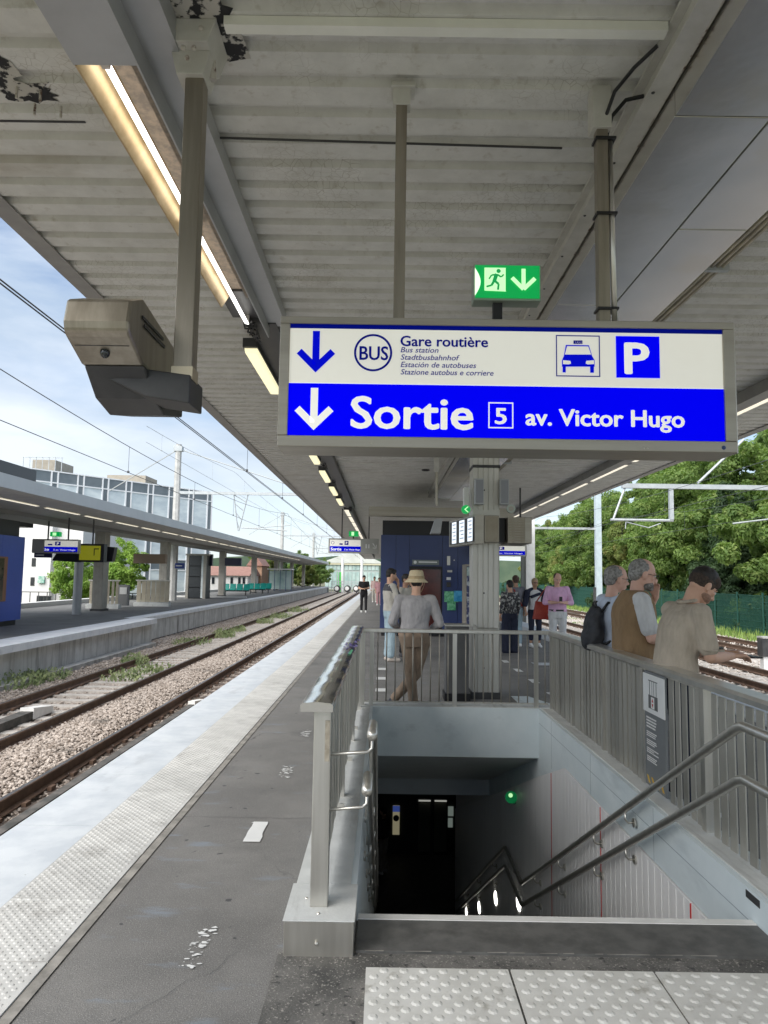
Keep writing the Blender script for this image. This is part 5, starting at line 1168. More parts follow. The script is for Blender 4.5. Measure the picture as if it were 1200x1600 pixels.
t = wthing('green_hoarding', 'bright green board standing at the far end of the tracks', 'hoarding', (-7, 120, 0)); v0, v1 = at(527, 915, 120), at(536, 894, 120); B(v0.x, v1.x, 120, 120.4, -.9, v1.z).obj('board', green_m, t); B(v0.x+.1, v0.x+.3, 119.9, 119.98, -.9, v1.z+.1).obj('post', galv, t)
for i, px in enumerate((535, 565)):
    t = wthing('white_mast', ('left', 'right')[i]+' pale round post in front of the far glazed hall', 'post', (at(px, 900, 118).x, 118, -1)); MB().tube([(at(px, 900, 118).x, 118, -1), (at(px, 900, 118).x, 118, at(px, 872, 118).z)], .22, 10).obj('shaft', white, t)
for i, px in enumerate((527, 543, 557)):
    v = at(px, 920, 112); t = wthing('buffer_signal', 'round headed white and black marker standing at the end of the tracks', 'marker', (v.x, 112, -.9), 'round markers at the end of the tracks')
    MB().tube([(v.x, 112, v.z), (v.x, 112.1, v.z)], .55, 18).obj('disc', dark, t); MB().tube([(v.x-.1, 111.9, v.z+.05), (v.x-.1, 111.95, v.z+.05)], .32, 16).obj('white_disc', white, t); B(v.x-.1, v.x+.1, 112.1, 112.3, -.95, v.z).obj('post', dark, t)
t = wthing('barrier_fence', 'low grey barrier across the far end of the tracks', 'barrier', (-6, 114, -1)); v0, v1 = at(518, 920, 114), at(560, 920, 114)
for i in range(12): x = v0.x+(v1.x-v0.x)*i/11; B(x-.05, x+.05, 114, 114.1, -.95, .9).obj('post', galv, t)
for z in (-.2, .4, .85): B(v0.x, v1.x, 114.02, 114.08, z, z+.09).obj('rail', galv, t)

# ================================================================== OVERHEAD LINE
def portal(xm, Y, x_end, ztop, zbeam, label, struts=True, m=mast_grey, drop=()):
    t = wthing('catenary_mast', label, 'mast', (xm, Y, -1)); q = MB()
    q.tube([(xm, Y, -1), (xm, Y, ztop)], .27, 8, r1=.20); q.obj('mast', m, t)
    B(xm-.27, xm+.27, Y-.22, Y+.22, ztop-.45, ztop-.12).obj('clamp', galv, t)
    q = MB(); x0, x1 = sorted((xm, x_end)); q.box(x0, x1, Y-.09, Y+.09, zbeam, zbeam+.18); q.obj('beam', galv, t)
    q = MB()
    for sx, le in ((1, .72), (-1, .35)):
        q.tube([(xm, Y, ztop-.3), (xm+sx*(abs(x_end-xm)*le), Y, zbeam+.15)], .035, 5)
    if struts: q.obj('stay_wire', wire_l, t)
    for x in drop:
        q = MB(); q.tube([(x-.45, Y, zbeam), (x-.12, Y, zbeam-2.3)], .04, 5).tube([(x+.45, Y, zbeam), (x-.06, Y, zbeam-2.3)], .04, 5)
        for k_ in range(4): a = k_/4; q.tube([(x-.45+.33*a, Y, zbeam-2.3*a), (x+.45-.51*(a+.2), Y, zbeam-2.3*(a+.2))], .03, 4)
        q.obj('drop_bracket', galv, t)
        q = MB(); q.tube([(x+.1, Y, zbeam-2.1), (x+3.0, Y, zbeam-2.25)], .035, 5).tube([(x+.9, Y, zbeam-2.1), (x+3.2, Y, zbeam-1.9)], .025, 5); q.obj('register_arm', wire_l, t)
    return t
portal(-13.3, 45, -1.0, 9.95, 6.75, 'nearest tall catenary mast and crossbeam rising behind the opposite canopy', drop=(-9.2,))
portal(-13.3, 92, -1.0, 9.9, 6.75, 'second catenary mast with crossbeam further down the line', drop=(-8.6,))
portal(-13.3, 133, -1.0, 9.8, 6.75, 'third distant catenary mast, smallest of the row', drop=())
portal(-15.5, 38, -9.0, 7.0, 6.2, 'low crossbeam of overhead line in front of the glass office block', False, drop=()) if False else None
def cat_line(x, y0, y1, zcon, zsup, sag, label, span=45, first=0., r0=.008, dbl=False, mname=wire_m, step=6.0):
    t = wthing('overhead_line', label, 'overhead line', (x, y0, zcon)); 
    q = MB(); q.tube([(x, y0, zcon), (x, y1, zcon)], r0, 5)
    if dbl: q.tube([(x-.07, y0, zcon+.02), (x-.07, y1, zcon+.02)], r0, 5)
    q.obj('contact_wire', mname, t)
    def zm(y): u = ((y-first) % span)/span; return zsup-4*sag*u*(1-u)
    pts = []; y = y0
    while y <= y1: pts.append((x, y, zm(y))); y += 1.5
    MB().tube(pts, r0*1.1, 5).obj('messenger_wire', mname, t)
    y = y0+2.
    while y < min(y1, 100): 
        MB().tube([(x, y, zcon), (x, y, zm(y))], .005, 4).obj('dropper', mname, t)
        q = MB(); q.box(x-.02, x+.02, y-.03, y+.03, zcon-.01, zcon+.04).obj('clip', mname, t); y += step
cat_line(-6.22, 3, 135, 4.08, 5.6, .95, 'overhead wires over the second left track with evenly spaced droppers', dbl=False)
cat_line(-3.35, 3, 135, 4.16, 5.7, .9, 'double overhead wires over the near left track running under the canopy edge', dbl=True)
cat_line(-9.6, 28, 135, 6.9, 8.2, .7, 'thin feeder line high above the opposite canopy', r0=.01, mname=wire_l, step=9.)
# right side
def mast_r(x, Y, ztop, w, m, label, dark_foot=False):
    t = wthing('catenary_mast', label, 'mast', (x, Y, -.95)); MB().box(x-w/2, x+w/2, Y-w/2, Y+w/2, -.95, ztop).obj('mast', m, t)
    MB().box(x-w/2-.05, x+w/2+.05, Y-w/2-.05, Y+w/2+.05, -.95, -.7).obj('foot', concrete, t)
    if dark_foot: MB().box(x-w*.9, x-w*.55, Y-.1, Y+.1, -.95, 1.15).obj('cable_guard', dark, t)
    return t
m1 = mast_r(6.95, 34, 6.0, .42, mat('mast_white', (.60, .60, .58), (.70, .70, .68), scale=3, rough=.7), 'broad white mast just beyond the right canopy edge behind the waiting couple')
B(6.55, 6.75, 33.95, 34.15, -.95, 3.0).obj('cable_duct', mat('duct_grey', (.16, .17, .16), rough=.6), m1)
m2 = mast_r(15.95, 53, 8.6, .42, mat('mast_blue', (.42, .50, .54), (.50, .58, .62), scale=3, rough=.5), 'slim pale blue mast by the green fence behind the right tracks', True)
z = at(870, 825, 53).z; B(7.2, 15.9, 52.9, 53.05, z-.1, z+.06).obj('crossbeam', galv, m2); MB().tube([(9.4, 53, z+.1), (12.0, 53, z+1.6)], .05, 5).obj('stay', galv, m2)
t = wthing('catenary_beam', 'long pale horizontal beam with hanging frame crossing in front of the trees', 'gantry', (18, 28, -.95)); z = at(1090, 762, 28).z
B(9.4, 18.3, 27.9, 28.1, z-.06, z+.12).obj('beam', galv, t); MB().tube([(18.2, 28, -.95), (18.2, 28, z+1)], .2, 8).obj('mast', galv, t)
a, b = at(1048, 766, 28), at(1048, 812, 28); B(a.x-.08, a.x+.08, 27.93, 28.07, b.z, z-.06).obj('hanger', galv, t)
a, b, c = at(977, 762, 28), at(958, 812, 28), at(1048, 812, 28); MB().tube([(a.x, 28, z), (b.x, 28, b.z)], .045, 6).obj('diagonal', galv, t); MB().tube([(b.x-.1, 28, b.z), (c.x+.1, 28, b.z)], .055, 6).obj('lower_arm', galv, t)
MB().tube([(b.x+.5, 28, b.z-.08), (b.x+1.4, 28, b.z-.30), (c.x-.4, 28, b.z-.12)], .02, 5).obj('register_arm', galv, t); MB().tube([(b.x+.5, 28, b.z-.1), (b.x+.48, 28, b.z-.35)], .02, 5).obj('wire_clip', galv, t)
a, b = at(1090, 755, 28), at(1172, 683, 28); MB().tube([(a.x, 28, a.z), (b.x, 28.5, b.z)], .05, 6).obj('stay', galv, t)
a, b = at(1145, 818, 28), at(1200, 806, 28); MB().tube([(a.x, 28, a.z), (b.x+1, 28, b.z)], .035, 6).obj('side_arm', galv, t)
for x, lab in ((9.9, 'nearer'), (14.4, 'farther')):
    cat_line(x, 14, 110, 4.15, 5.6, .8, lab+' overhead line over the right hand tracks against the trees', r0=.008, mname=wire_m, step=9.)
# signal pair at the right edge
t = wthing('signal_cabinet', 'small dark trackside cabinet with white foot at the right edge of the photo', 'cabinet', (11.6, 20, -.9)); v0, v1 = at(1192, 1026, 21), at(1215, 998, 21)
B(v0.x, v1.x, 21, 21.3, v0.z, v1.z).obj('box', dark, t); B(v0.x+.05, v0.x+.2, 21.05, 21.25, TZ-.2, v0.z).obj('foot', white, t); B(v0.x, v1.x, 20.98, 21.32, v1.z, v1.z+.05).obj('cap', concrete, t)
# short rail along the right platform edge
t = wthing('edge_guard', 'thin dark guard rail on short posts beyond the slatted railing', 'guard rail', (5.2, 12, 0))
# green fence
fn = wthing('green_mesh_fence', 'long green mesh fence between the right tracks and the trees', 'fence', (18.3, 40, -.95))
pm = MB()
for i in range(23): pm.box(-.012, .012, .1*i+.02, .1*i+.036, .06, 2.0)
for i in range(7): pm.box(-.014, .014, 0, 2.42, .1+.31*i, .115+.31*i)
pme = pm.mesh('mesh_panel', fence_g); pom = B(-.035, .035, -.035, .035, 0, 2.12).mesh('post', fence_g)
for i in range(45):
    y = 22+2.5*i; inst('post', pom, fn, (18.3, y, -.95)); o = inst('mesh_panel', pme, fn, (18.3, y+.04, -.95)); o['kind'] = 'stuff'
# verge
vg = MB(); vg.box(16.9, 45, 10, 170, -1.1, -.93); struct(vg.obj('grass_verge', mat('verge', (.09, .13, .04), (.20, .23, .09), scale=3, rough=.95)))
rr = random.Random(21); q = MB()
for _ in range(9000):
    x = rr.uniform(16.3, 19.2) if rr.random() < .75 else rr.uniform(11.2, 13.2); y = 16+60*rr.random()**1.3; h = rr.uniform(.08, .42)*(1 if x > 16 else .35); w = .02+.02*rr.random(); a = rr.uniform(0, 3.14)
    if 11 < x < 14 and noise.noise(Vector((x*.8, y*.3, 0))) < .1: continue
    dx, dy = rr.uniform(-.15, .15), rr.uniform(-.15, .15); z0 = -.94
    q.add([(x-w*math.cos(a), y-w*math.sin(a), z0), (x+w*math.cos(a), y+w*math.sin(a), z0), (x+dx, y+dy, z0+h)], [(0, 1, 2)])
tag(q.obj('verge_grass', grass_m), kind='stuff')

# ------------------------------------------------------------------ trees
def crown_mesh(name, m, lobes, n, s0, s1, seed, core=True):
    rr = random.Random(seed); V = []; Fc = []
    tot = sum(l[3]**2*l[4] for l in lobes)
    for (cx, cy, cz, rx, rz_) in lobes:
        k_ = int(n*rx*rx*rz_/tot)
        # sub-clumps give light and dark masses
        subs = []
        for _ in range(26):
            while True:
                u = Vector((rr.uniform(-1, 1), rr.uniform(-1, 1), rr.uniform(-1, 1)))
                if .35 < u.length < 1: break
            subs.append((u, rr.uniform(.16, .34)))
        for _ in range(k_):
            u, sr = rr.choice(subs); d = Vector((rr.gauss(0, 1), rr.gauss(0, 1), rr.gauss(0, 1))).normalized()*sr*(rr.random()**.4)
            p = u+d; c = Vector((cx+p.x*rx, cy+p.y*rx, cz+p.z*rz_))
            nrm = (d.normalized()+Vector((rr.gauss(0, .5), rr.gauss(0, .5), .5+rr.gauss(0, .4)))).normalized(); a = nrm.orthogonal().normalized(); b = nrm.cross(a)
            an = rr.uniform(0, 6.28); a, b = a*math.cos(an)+b*math.sin(an), b*math.cos(an)-a*math.sin(an)
            s = rr.uniform(s0, s1); o = len(V)
            V += [tuple(c-a*s), tuple(c+b*s*.5+nrm*s*.12), tuple(c+a*s*1.1-Vector((0, 0, s*.4))), tuple(c-b*s*.5+nrm*s*.12)]
            Fc.append((o, o+1, o+2, o+3))
    me = bpy.data.meshes.new(name); me.from_pydata(V, [], Fc); me.materials.append(m); return me
def trunk_mesh(h, r_, lobes, seed):
    rr = random.Random(seed); q = MB(); q.tube([(0, 0, -.1), (rr.uniform(-.1, .1), 0, h*.3), (rr.uniform(-.3, .3), rr.uniform(-.2, .2), h*.62)], r_, 8, r1=r_*.45)
    for l in lobes: q.tube([(0, 0, h*rr.uniform(.25, .5)), (l[0]*.5, l[1]*.5, (h*.45+l[2])*.5), (l[0]*.9, l[1]*.9, l[2])], r_*.42, 6, r1=r_*.1)
    return q.mesh('trunk', bark)
kinds = []
specs = [
    ('tree', leaf_a, [(0, 0, 6.2, 3.4, 2.6), (1.6, .8, 4.4, 2.3, 1.9), (-1.9, -.6, 4.6, 2.4, 2.0), (.2, -1.6, 3.2, 2.3, 1.6), (-.4, .6, 8.2, 2.1, 1.8)], 9.5),
    ('tree', leaf_c, [(0, 0, 5.6, 2.8, 2.6), (1.7, -.8, 4.2, 2.2, 1.7), (-1.6, .6, 3.8, 2.2, 1.8), (.5, 1.0, 7.6, 1.9, 1.9), (-.3, -1.4, 2.6, 2.0, 1.4)], 9),
    ('tree', leaf_b, [(0, 0, 4.6, 2.5, 2.7), (.9, .4, 3.0, 2.2, 1.9), (-1.0, -.4, 3.2, 2.1, 2.0), (0, 0, 7.0, 1.6, 2.0)], 8.5),
    ('tree', leaf_a, [(0, 0, 7.0, 3.8, 2.9), (2.4, .4, 5.2, 2.4, 1.7), (-2.4, -.4, 5.6, 2.3, 1.9), (1.0, -1.8, 3.6, 2.4, 1.5), (-1.4, 1.2, 9.0, 2.2, 1.8), (1.2, .4, 9.6, 1.6, 1.4)], 11.5),
]
for i, (nm, m, lobes, h) in enumerate(specs):
    kinds.append((crown_mesh('crown', m, lobes, 62000, .06, .15, 50+i), trunk_mesh(h, .22, lobes, i)))
tl = ['broad mid green tree behind the green fence', 'olive green tree with yellowing leaves behind the green fence', 'dense dark evergreen standing behind the green fence', 'tall spreading light green tree behind the green fence']
rr = random.Random(77)
rows = []
for (x0, n, y0, dy) in ((21.5, 17, 24, 4.3), (26.5, 15, 25, 5.2), (33, 13, 32, 8)):
    for i in range(n): rows.append((x0+rr.uniform(-.9, .9), y0+dy*i+rr.uniform(-1.2, 1.2), [0, 1, 3, 0, 3, 1, 0, 3][(i*3+int(x0)) % 8] if not (x0 < 22 and i == 4) else 2, rr.uniform(.85, 1.12)*(1 if x0 < 22 else 1.15)))
for (x, y, k_, s) in rows:
    t = thing('tree', tl[k_], 'tree', (x, y, -1.0), rr.uniform(0, 6.28), 'trees behind the green fence'); t.scale = (s, s, s*rr.uniform(.92, 1.1))
    inst('crown', kinds[k_][0], t); inst('trunk', kinds[k_][1], t)
# low shrubs closing the gaps at fence height
sh = crown_mesh('foliage', leaf_a, [(0, 0, 1.1, 1.7, 1.2), (.9, .3, .8, 1.1, .9)], 5200, .07, .14, 90)
shb = crown_mesh('foliage', leaf_b, [(0, 0, 1.3, 1.7, 1.4), (-.9, .3, .9, 1.1, 1.0)], 5200, .07, .14, 91)
for i in range(34):
    t = thing('shrub', 'leafy shrub at the foot of the trees behind the green fence', 'shrub', (19.9+rr.uniform(-.3, .9), 23+2.6*i, -1), rr.uniform(0, 6), 'shrubs behind the green fence'); inst('foliage', (sh, shb)[i % 2], t, sc=(1, 1, rr.uniform(.8, 1.25)))
# trees on the left
lt = [(crown_mesh('crown', leaf_l, [(0, 0, 2.9, 1.7, 1.5), (.9, .3, 2.0, 1.2, 1.1), (-.9, .2, 2.1, 1.2, 1.1), (0, 0, 4.0, .8, .9)], 15000, .06, .12, 60))]
ltt = trunk_mesh(3.4, .12, [(0, 0, 3, 1, 1), (.7, .2, 2.4, 1, 1)], 9)
for (px, Y, s, lab) in ((118, 44, .88, 'light green bushy tree left of the slatted balustrade, before the white flats'), (186, 46, 1.0, 'light green pointed tree between the two steel balustrades'), (143, 47, .72, 'light green bush half hidden by the column beside the yellow screen')):
    v = at(px, 940, Y); t = thing('tree', lab, 'tree', (v.x, Y, -1.0), Y); t.scale = (s, s, s); inst('crown', lt[0], t); inst('trunk', ltt, t)
for i, (px, Y, k_, s) in enumerate(((402, 112, 0, .62), (425, 118, 1, .7), (440, 108, 2, .6), (465, 125, 0, .7), (480, 120, 1, .55), (500, 130, 0, .6), (250, 85, 1, .35), (330, 98, 0, .3))):
    v = at(px, 920, Y); t = thing('tree', 'distant green tree behind the far part of the opposite platform', 'tree', (v.x, Y, -1), i, 'distant trees behind the opposite platform'); t.scale = (s, s, s); inst('crown', kinds[k_][0], t); inst('trunk', kinds[k_][1], t)
hl = MB(); nx = 30
for i in range(nx+1):
    a = math.radians(-50+66*i/nx); R_ = 330; h = 6+5*noise.noise(Vector((i*.35, 2, 0)))+4
    hl.v += [(R_*math.sin(a), R_*math.cos(a), -2), (R_*math.sin(a), R_*math.cos(a), max(4, h)), ((R_+80)*math.sin(a), (R_+80)*math.cos(a), max(4, h)*.9)]
for i in range(nx): a = 3*i; hl.f += [(a, a+3, a+4, a+1), (a+1, a+4, a+5, a+2)]; hl.m += [0, 0]
struct(hl.obj('hills', mat('hill_green', (.05, .09, .06), (.10, .14, .09), scale=.08, rough=1)))

# ================================================================== PEOPLE
skin_m = mat('skin', (.60, .345, .235), (.66, .40, .28), scale=9, rough=.5); skin_t = mat('skin_tan', (.42, .23, .15), (.48, .28, .19), scale=9, rough=.5); skin_p = mat('skin_pink', (.66, .385, .29), (.72, .44, .34), scale=9, rough=.5)
def cloth(n, c, k=.82, **kw): return mat('cloth_'+n, c, tuple(v*k for v in c), scale=kw.pop('scale', 9), rough=.9, bump=.8, bscale=9, bdist=.03, stretch=(1.6, 1.6, .55), **kw)
def capsule(q, a, b, ra, rb, n=12):
    a, b = Vector(a), Vector(b); d = (b-a); L = d.length
    if L < 1e-5: d = Vector((0, 0, 1))
    d = d.normalized() if L > 1e-5 else d; x = d.orthogonal().normalized(); y = d.cross(x); rings = []
    for t in (-1, -.7, -.3): c = a+d*ra*t; rings.append((c, ra*math.sqrt(max(.0, 1-t*t))+1e-4))
    rings += [(a, ra), (b, rb)]
    for t in (.3, .7, 1): c = b+d*rb*t; rings.append((c, rb*math.sqrt(max(.0, 1-t*t))+1e-4))
    vs = [c+(x*math.cos(2*PI*i/n)+y*math.sin(2*PI*i/n))*r_ for c, r_ in rings for i in range(n)]; k_ = len(rings)
    q.add(vs, [(j*n+i, j*n+(i+1) % n, (j+1)*n+(i+1) % n, (j+1)*n+i) for j in range(k_-1) for i in range(n)]+[tuple(range(n-1, -1, -1)), tuple((k_-1)*n+i for i in range(n))])
def loft_e(q, secs, n=24):
    """ellipse sections (centre, rx, ry, lean axis x-y rotation)"""
    vs = []
    for (c, rx, ry, rot) in secs:
        for i in range(n):
            a = 2*PI*i/n; u, v = rx*math.copysign(abs(math.cos(a))**.85, math.cos(a)), ry*math.copysign(abs(math.sin(a))**.85, math.sin(a))
            vs.append((c[0]+u*math.cos(rot)-v*math.sin(rot), c[1]+u*math.sin(rot)+v*math.cos(rot), c[2]))
    k_ = len(secs)
    q.add(vs, [(j*n+i, j*n+(i+1) % n, (j+1)*n+(i+1) % n, (j+1)*n+i) for j in range(k_-1) for i in range(n)]+[tuple(range(n-1, -1, -1)), tuple((k_-1)*n+i for i in range(n))])
def blend(q, name, m, parent, vox, sm=6, disp=0):
    o = bpy.data.objects.new(name, q.mesh(name, m)); C.objects.link(o); o.parent = parent
    r_ = o.modifiers.new('r', 'REMESH'); r_.mode = 'VOXEL'; r_.voxel_size = vox; r_.use_smooth_shade = True
    s = o.modifiers.new('s', 'SMOOTH'); s.factor = .5; s.iterations = sm
    if disp:
        tx = bpy.data.textures.get('tuft') or bpy.data.textures.new('tuft', 'CLOUDS'); tx.noise_scale = .022
        d = o.modifiers.new('d', 'DISPLACE'); d.texture = tx; d.strength = disp; d.mid_level = .45
    return o
def fold_disp(o, st, size):
    tx = bpy.data.textures.get('folds%d' % int(size*100)) or bpy.data.textures.new('folds%d' % int(size*100), 'CLOUDS'); tx.noise_scale = size
    d = o.modifiers.new('f', 'DISPLACE'); d.texture = tx; d.strength = st; d.mid_level = .5
def person(label, loc, rz, H=1.75, J=None, skin=None, hair=None, top=None, sleeve=.55, bottom=None, shoes=None, vox=.011, build=1., head=(0, 0), group=None, hairkind='short', topnm='shirt', hem=.93, hands=True, legw=1., beard=None, skirt=False, long=0., hsize=1.02):
    skin = skin or skin_m; k = H/1.75
    t = thing('person', label, 'person', loc, rz, group); t.scale = (k, k, k)
    D = dict(pel=(0, 0, .95), wai=(0, 0, 1.10), che=(0, .0, 1.30), nek=(0, -.01, 1.46), hd=(0, .02, 1.635),
             sl=(-.185, 0, 1.415), sr=(.185, 0, 1.415), el=(-.235, -.03, 1.13), er=(.235, -.03, 1.13), wl=(-.23, .06, .89), wr=(.23, .06, .89),
             hl=(-.09, 0, .90), hr=(.09, 0, .90), kl=(-.10, .02, .49), kr=(.10, .02, .49), al=(-.105, -.01, .085), ar=(.105, -.01, .085), fl=(0, 1), fr=(0, 1), hdl=None, hdr=None)
    D.update(J or {}); V_ = {a: (Vector(b) if b is not None and len(b) == 3 else b) for a, b in D.items()}
    hp, hy = head; hd = V_['hd']; nek = V_['nek']
    T = Matrix.Translation(hd) @ Matrix.Rotation(hy, 4, 'Z') @ Matrix.Rotation(hp, 4, 'X') @ Matrix.Scale(hsize, 4)
    def h(v): return T @ Vector(v)
    b = build
    def torso(q, e, zlo=None, zhi=None):
        P, Wv, Cv, Nv = V_['pel'], V_['wai'], V_['che'], V_['nek']
        s = (V_['sr']-V_['sl']); rot = math.atan2(s.y, s.x)
        secs = [(P+Vector((0, 0, -.12)), .135*b+e, .10*b+e, 0), (P, .165*b+e, .115*b+e, 0), (P.lerp(Wv, .5), .155*b+e, .11*b+e, rot*.3), (Wv, .145*b*(1 if b < 1.1 else 1.07)+e, .105*b*(1 if b < 1.1 else 1.1)+e, rot*.5),
                (Wv.lerp(Cv, .5), .155*b+e, .115*b+e, rot*.8), (Cv, .172*b+e, .12*b+e, rot), (Cv.lerp(Nv, .5), .170*b+e, .105*b+e, rot), (Cv.lerp(Nv, .78), .135*b+e, .085+e, rot), (Nv, .068+e*.5, .062+e*.5, rot)]
        if zlo is not None: secs = [s_ for s_ in secs if s_[0].z >= zlo-.01]
        loft_e(q, secs)
    # body: one continuous skin surface
    q = MB(); torso(q, 0)
    for s_ in 'lr':
        sh, el_, wr_ = V_['s'+s_], V_['e'+s_], V_['w'+s_]; hp_, kn, an = V_['h'+s_], V_['k'+s_], V_['a'+s_]
        capsule(q, sh, el_, .054*b, .040*b); capsule(q, el_, el_.lerp(wr_, .35), .041*b, .042*b); capsule(q, el_.lerp(wr_, .35), wr_, .042*b, .026)
        capsule(q, V_['nek']+Vector((0, 0, -.06)), sh, .06, .058*b)
        capsule(q, hp_, kn, .082*b, .055); capsule(q, kn, kn.lerp(an, .35), .052, .056); capsule(q, kn.lerp(an, .35), an, .056, .036)
        fx, fy = V_['f'+s_]; f = Vector((fx, fy, 0)); capsule(q, an+Vector((0, 0, -.03)), an+f*.15+Vector((0, 0, -.05)), .035, .028)
        # hand with palm, four fingers and thumb
        d = V_['hd'+s_] or (wr_-el_).normalized(); d = d.normalized(); up = Vector((0, 0, 1)); side = d.cross(up); side = side.normalized() if side.length > .2 else Vector((0, 1, 0)); nn = side.cross(d).normalized()
        pa = wr_+d*.085
        for w_ in (-.022, 0, .022): capsule(q, wr_+side*w_*.6, pa+side*w_, .017, .016, 8)
        for i_, (w_, L_) in enumerate(((-.034, .058), (-.012, .070), (.011, .066), (.033, .052))):
            k1 = pa+side*w_+d*L_*.45-nn*.014; k2 = k1+d*L_*.28-nn*(.034); capsule(q, pa+side*w_*.9, k1, .0098, .009, 8); capsule(q, k1, k2, .009, .0078, 8)
        ss = 1 if s_ == 'l' else -1
        b0 = wr_+d*.03+side*.022*ss; b1 = wr_+d*.07+side*.05*ss-nn*.015; capsule(q, b0, b1, .013, .0105, 8); capsule(q, b1, b1+d*.035-nn*.012, .0105, .009, 8)
    # neck and head
    capsule(q, V_['nek']+Vector((0, 0, -.04)), h((0, -.03, -.06)), .060, .054)
    q.ball((0, -.008, .028), .074, .093, .088, 20, 14, T=T); q.ball((0, .012, -.035), .064, .076, .078, 18, 12, T=T); q.ball((0, .045, -.085), .036, .032, .028, 12, 8, T=T)
    q.ball((0, .076, .018), .052, .016, .012, 12, 6, T=T)
    capsule(q, h((0, .086, .01)), h((0, .106, -.028)), .010, .0155, 8); capsule(q, h((-.011, .094, -.034)), h((.011, .094, -.034)), .009, .009, 8)
    capsule(q, h((-.018, .083, -.060)), h((.018, .083, -.060)), .0085, .0085, 8); capsule(q, h((-.014, .081, -.072)), h((.014, .081, -.072)), .008, .008, 8)
    for s_ in (-1, 1): q.ball((s_*.076, -.008, -.012), .010, .020, .032, 10, 8, T=T); q.ball((s_*.045, .055, -.02), .02, .02, .018, 10, 6, T=T)
    body = blend(q, 'body', skin, t, vox*.75 if vox < .01 else vox, 4 if vox > .01 else 5)
    for s_ in (-1, 1):
        q = MB(); q.ball((s_*.030, .0775, .000), .0125, .0105, .0085, 12, 8, T=T); q.obj('eye', mat('eye_white', (.6, .58, .55), rough=.3), t, smooth=True)
        q = MB(); q.ball((s_*.031, .086, .000), .0055, .003, .0055, 10, 6, T=T); q.obj('iris', black, t, smooth=True)
        q = MB(); 
        for i_ in range(5): q.ball((s_*(.017+.007*i_), .090-.0012*i_*i_, .019+.002*math.sin(i_*.9)), .006, .004, .0032, 8, 5, T=T)
        if hair: q.obj('eyebrow', hair, t, smooth=True)
    q = MB(); q.ball((0, .0905, -.066), .020, .004, .0022, 12, 5, T=T); q.obj('mouth', mat('lips', (.36, .14, .11), rough=.5), t, smooth=True)
    if hair:
        q = MB()
        if hairkind == 'short': q.ball((0, -.016, .040), .079, .097, .088, 20, 14, T=T); q.ball((0, -.050, -.005), .070, .058, .062, 16, 10, T=T); q.ball((0, .045, .085), .05, .04, .028, 14, 8, T=T)
        elif hairkind == 'fade': q.ball((0, -.006, .050), .077, .097, .082, 20, 14, T=T); q.ball((0, .036, .086), .052, .044, .028, 14, 8, T=T)
        elif hairkind == 'thin': q.ball((0, -.026, .034), .080, .088, .078, 20, 14, T=T); q.ball((0, -.058, -.010), .068, .050, .060, 16, 10, T=T)
        elif hairkind == 'long': q.ball((0, -.018, .036), .082, .100, .092, 20, 14, T=T); q.ball((0, -.06, -.06), .078, .055, .11, 16, 10, T=T)
        elif hairkind == 'bun': q.ball((0, -.018, .036), .080, .098, .090, 20, 14, T=T); q.ball((0, -.05, -.02), .07, .05, .06, 16, 10, T=T)
        blend(q, 'hair', hair, t, .009, 2, .012)
        if hairkind == 'fade':
            q = MB(); q.ball((0, -.014, .022), .0785, .0900, .072, 20, 14, T=T); q.ball((0, .02, .055), .0765, .078, .062, 20, 14, T=T); blend(q, 'cropped_hair', mat('cropped_hair', (.035, .025, .02), (.08, .055, .04), scale=60, rough=.9), t, .009, 2, .002)
    if beard:
        q = MB(); q.ball((0, .030, -.070), .060, .062, .042, 16, 10, T=T); q.ball((0, .070, -.088), .032, .026, .028, 12, 8, T=T); blend(q, 'beard', beard, t, .008, 2, .008 if vox < .01 else .004)
    if top:
        q = MB(); torso(q, .016, hem)
        for s_ in 'lr':
            sh, el_, wr_ = V_['s'+s_], V_['e'+s_], V_['w'+s_]; capsule(q, V_['nek']+Vector((0, 0, -.07)), sh, .066, .070*b)
            if sleeve > 0:
                e1 = sh.lerp(el_, min(1, sleeve)); 
                capsule(q, sh, e1, .068*b, (.064 if sleeve < 1 else .054)*b)
                if sleeve > 1: e2 = el_.lerp(wr_, min(1, sleeve-1)); capsule(q, el_, e2, .054*b, .040*b)
        o = blend(q, topnm, top, t, max(vox, .010), 4); fold_disp(o, .016 if vox > .01 else .010, .07)
    if bottom:
        q = MB(); P = V_['pel']; loft_e(q, [(P+Vector((0, 0, -.13)), .145*b, .112*b, 0), (P, .178*b, .128*b, 0), (P.lerp(V_['wai'], .35), .166*b, .120*b, 0)])
        for s_ in 'lr':
            hp_, kn, an = V_['h'+s_], V_['k'+s_], V_['a'+s_]
            if skirt: capsule(q, hp_, kn, .12, .12); capsule(q, kn, an, .12, .125)
            else:
                capsule(q, hp_, kn, .098*b, .070*legw); capsule(q, kn, an.lerp(kn, .10+long), .070*legw, .060*legw)
        o = blend(q, 'trousers' if not skirt else 'wide_trousers', bottom, t, max(vox, .011), 4); fold_disp(o, .016, .08)
    for s_ in 'lr':
        an = V_['a'+s_]; fx, fy = V_['f'+s_]; f = Vector((fx, fy, 0)).normalized(); tilt = V_.get('toe'+s_, 0) or 0
        q = MB(); capsule(q, an+Vector((0, 0, -.045))-f*.03, an+f*.17+Vector((0, 0, -.052-tilt)), .042, .036); capsule(q, an, an+f*.04+Vector((0, 0, -.03)), .045, .045)
        blend(q, 'shoe', shoes or white, t, .011, 3)
    return t, T
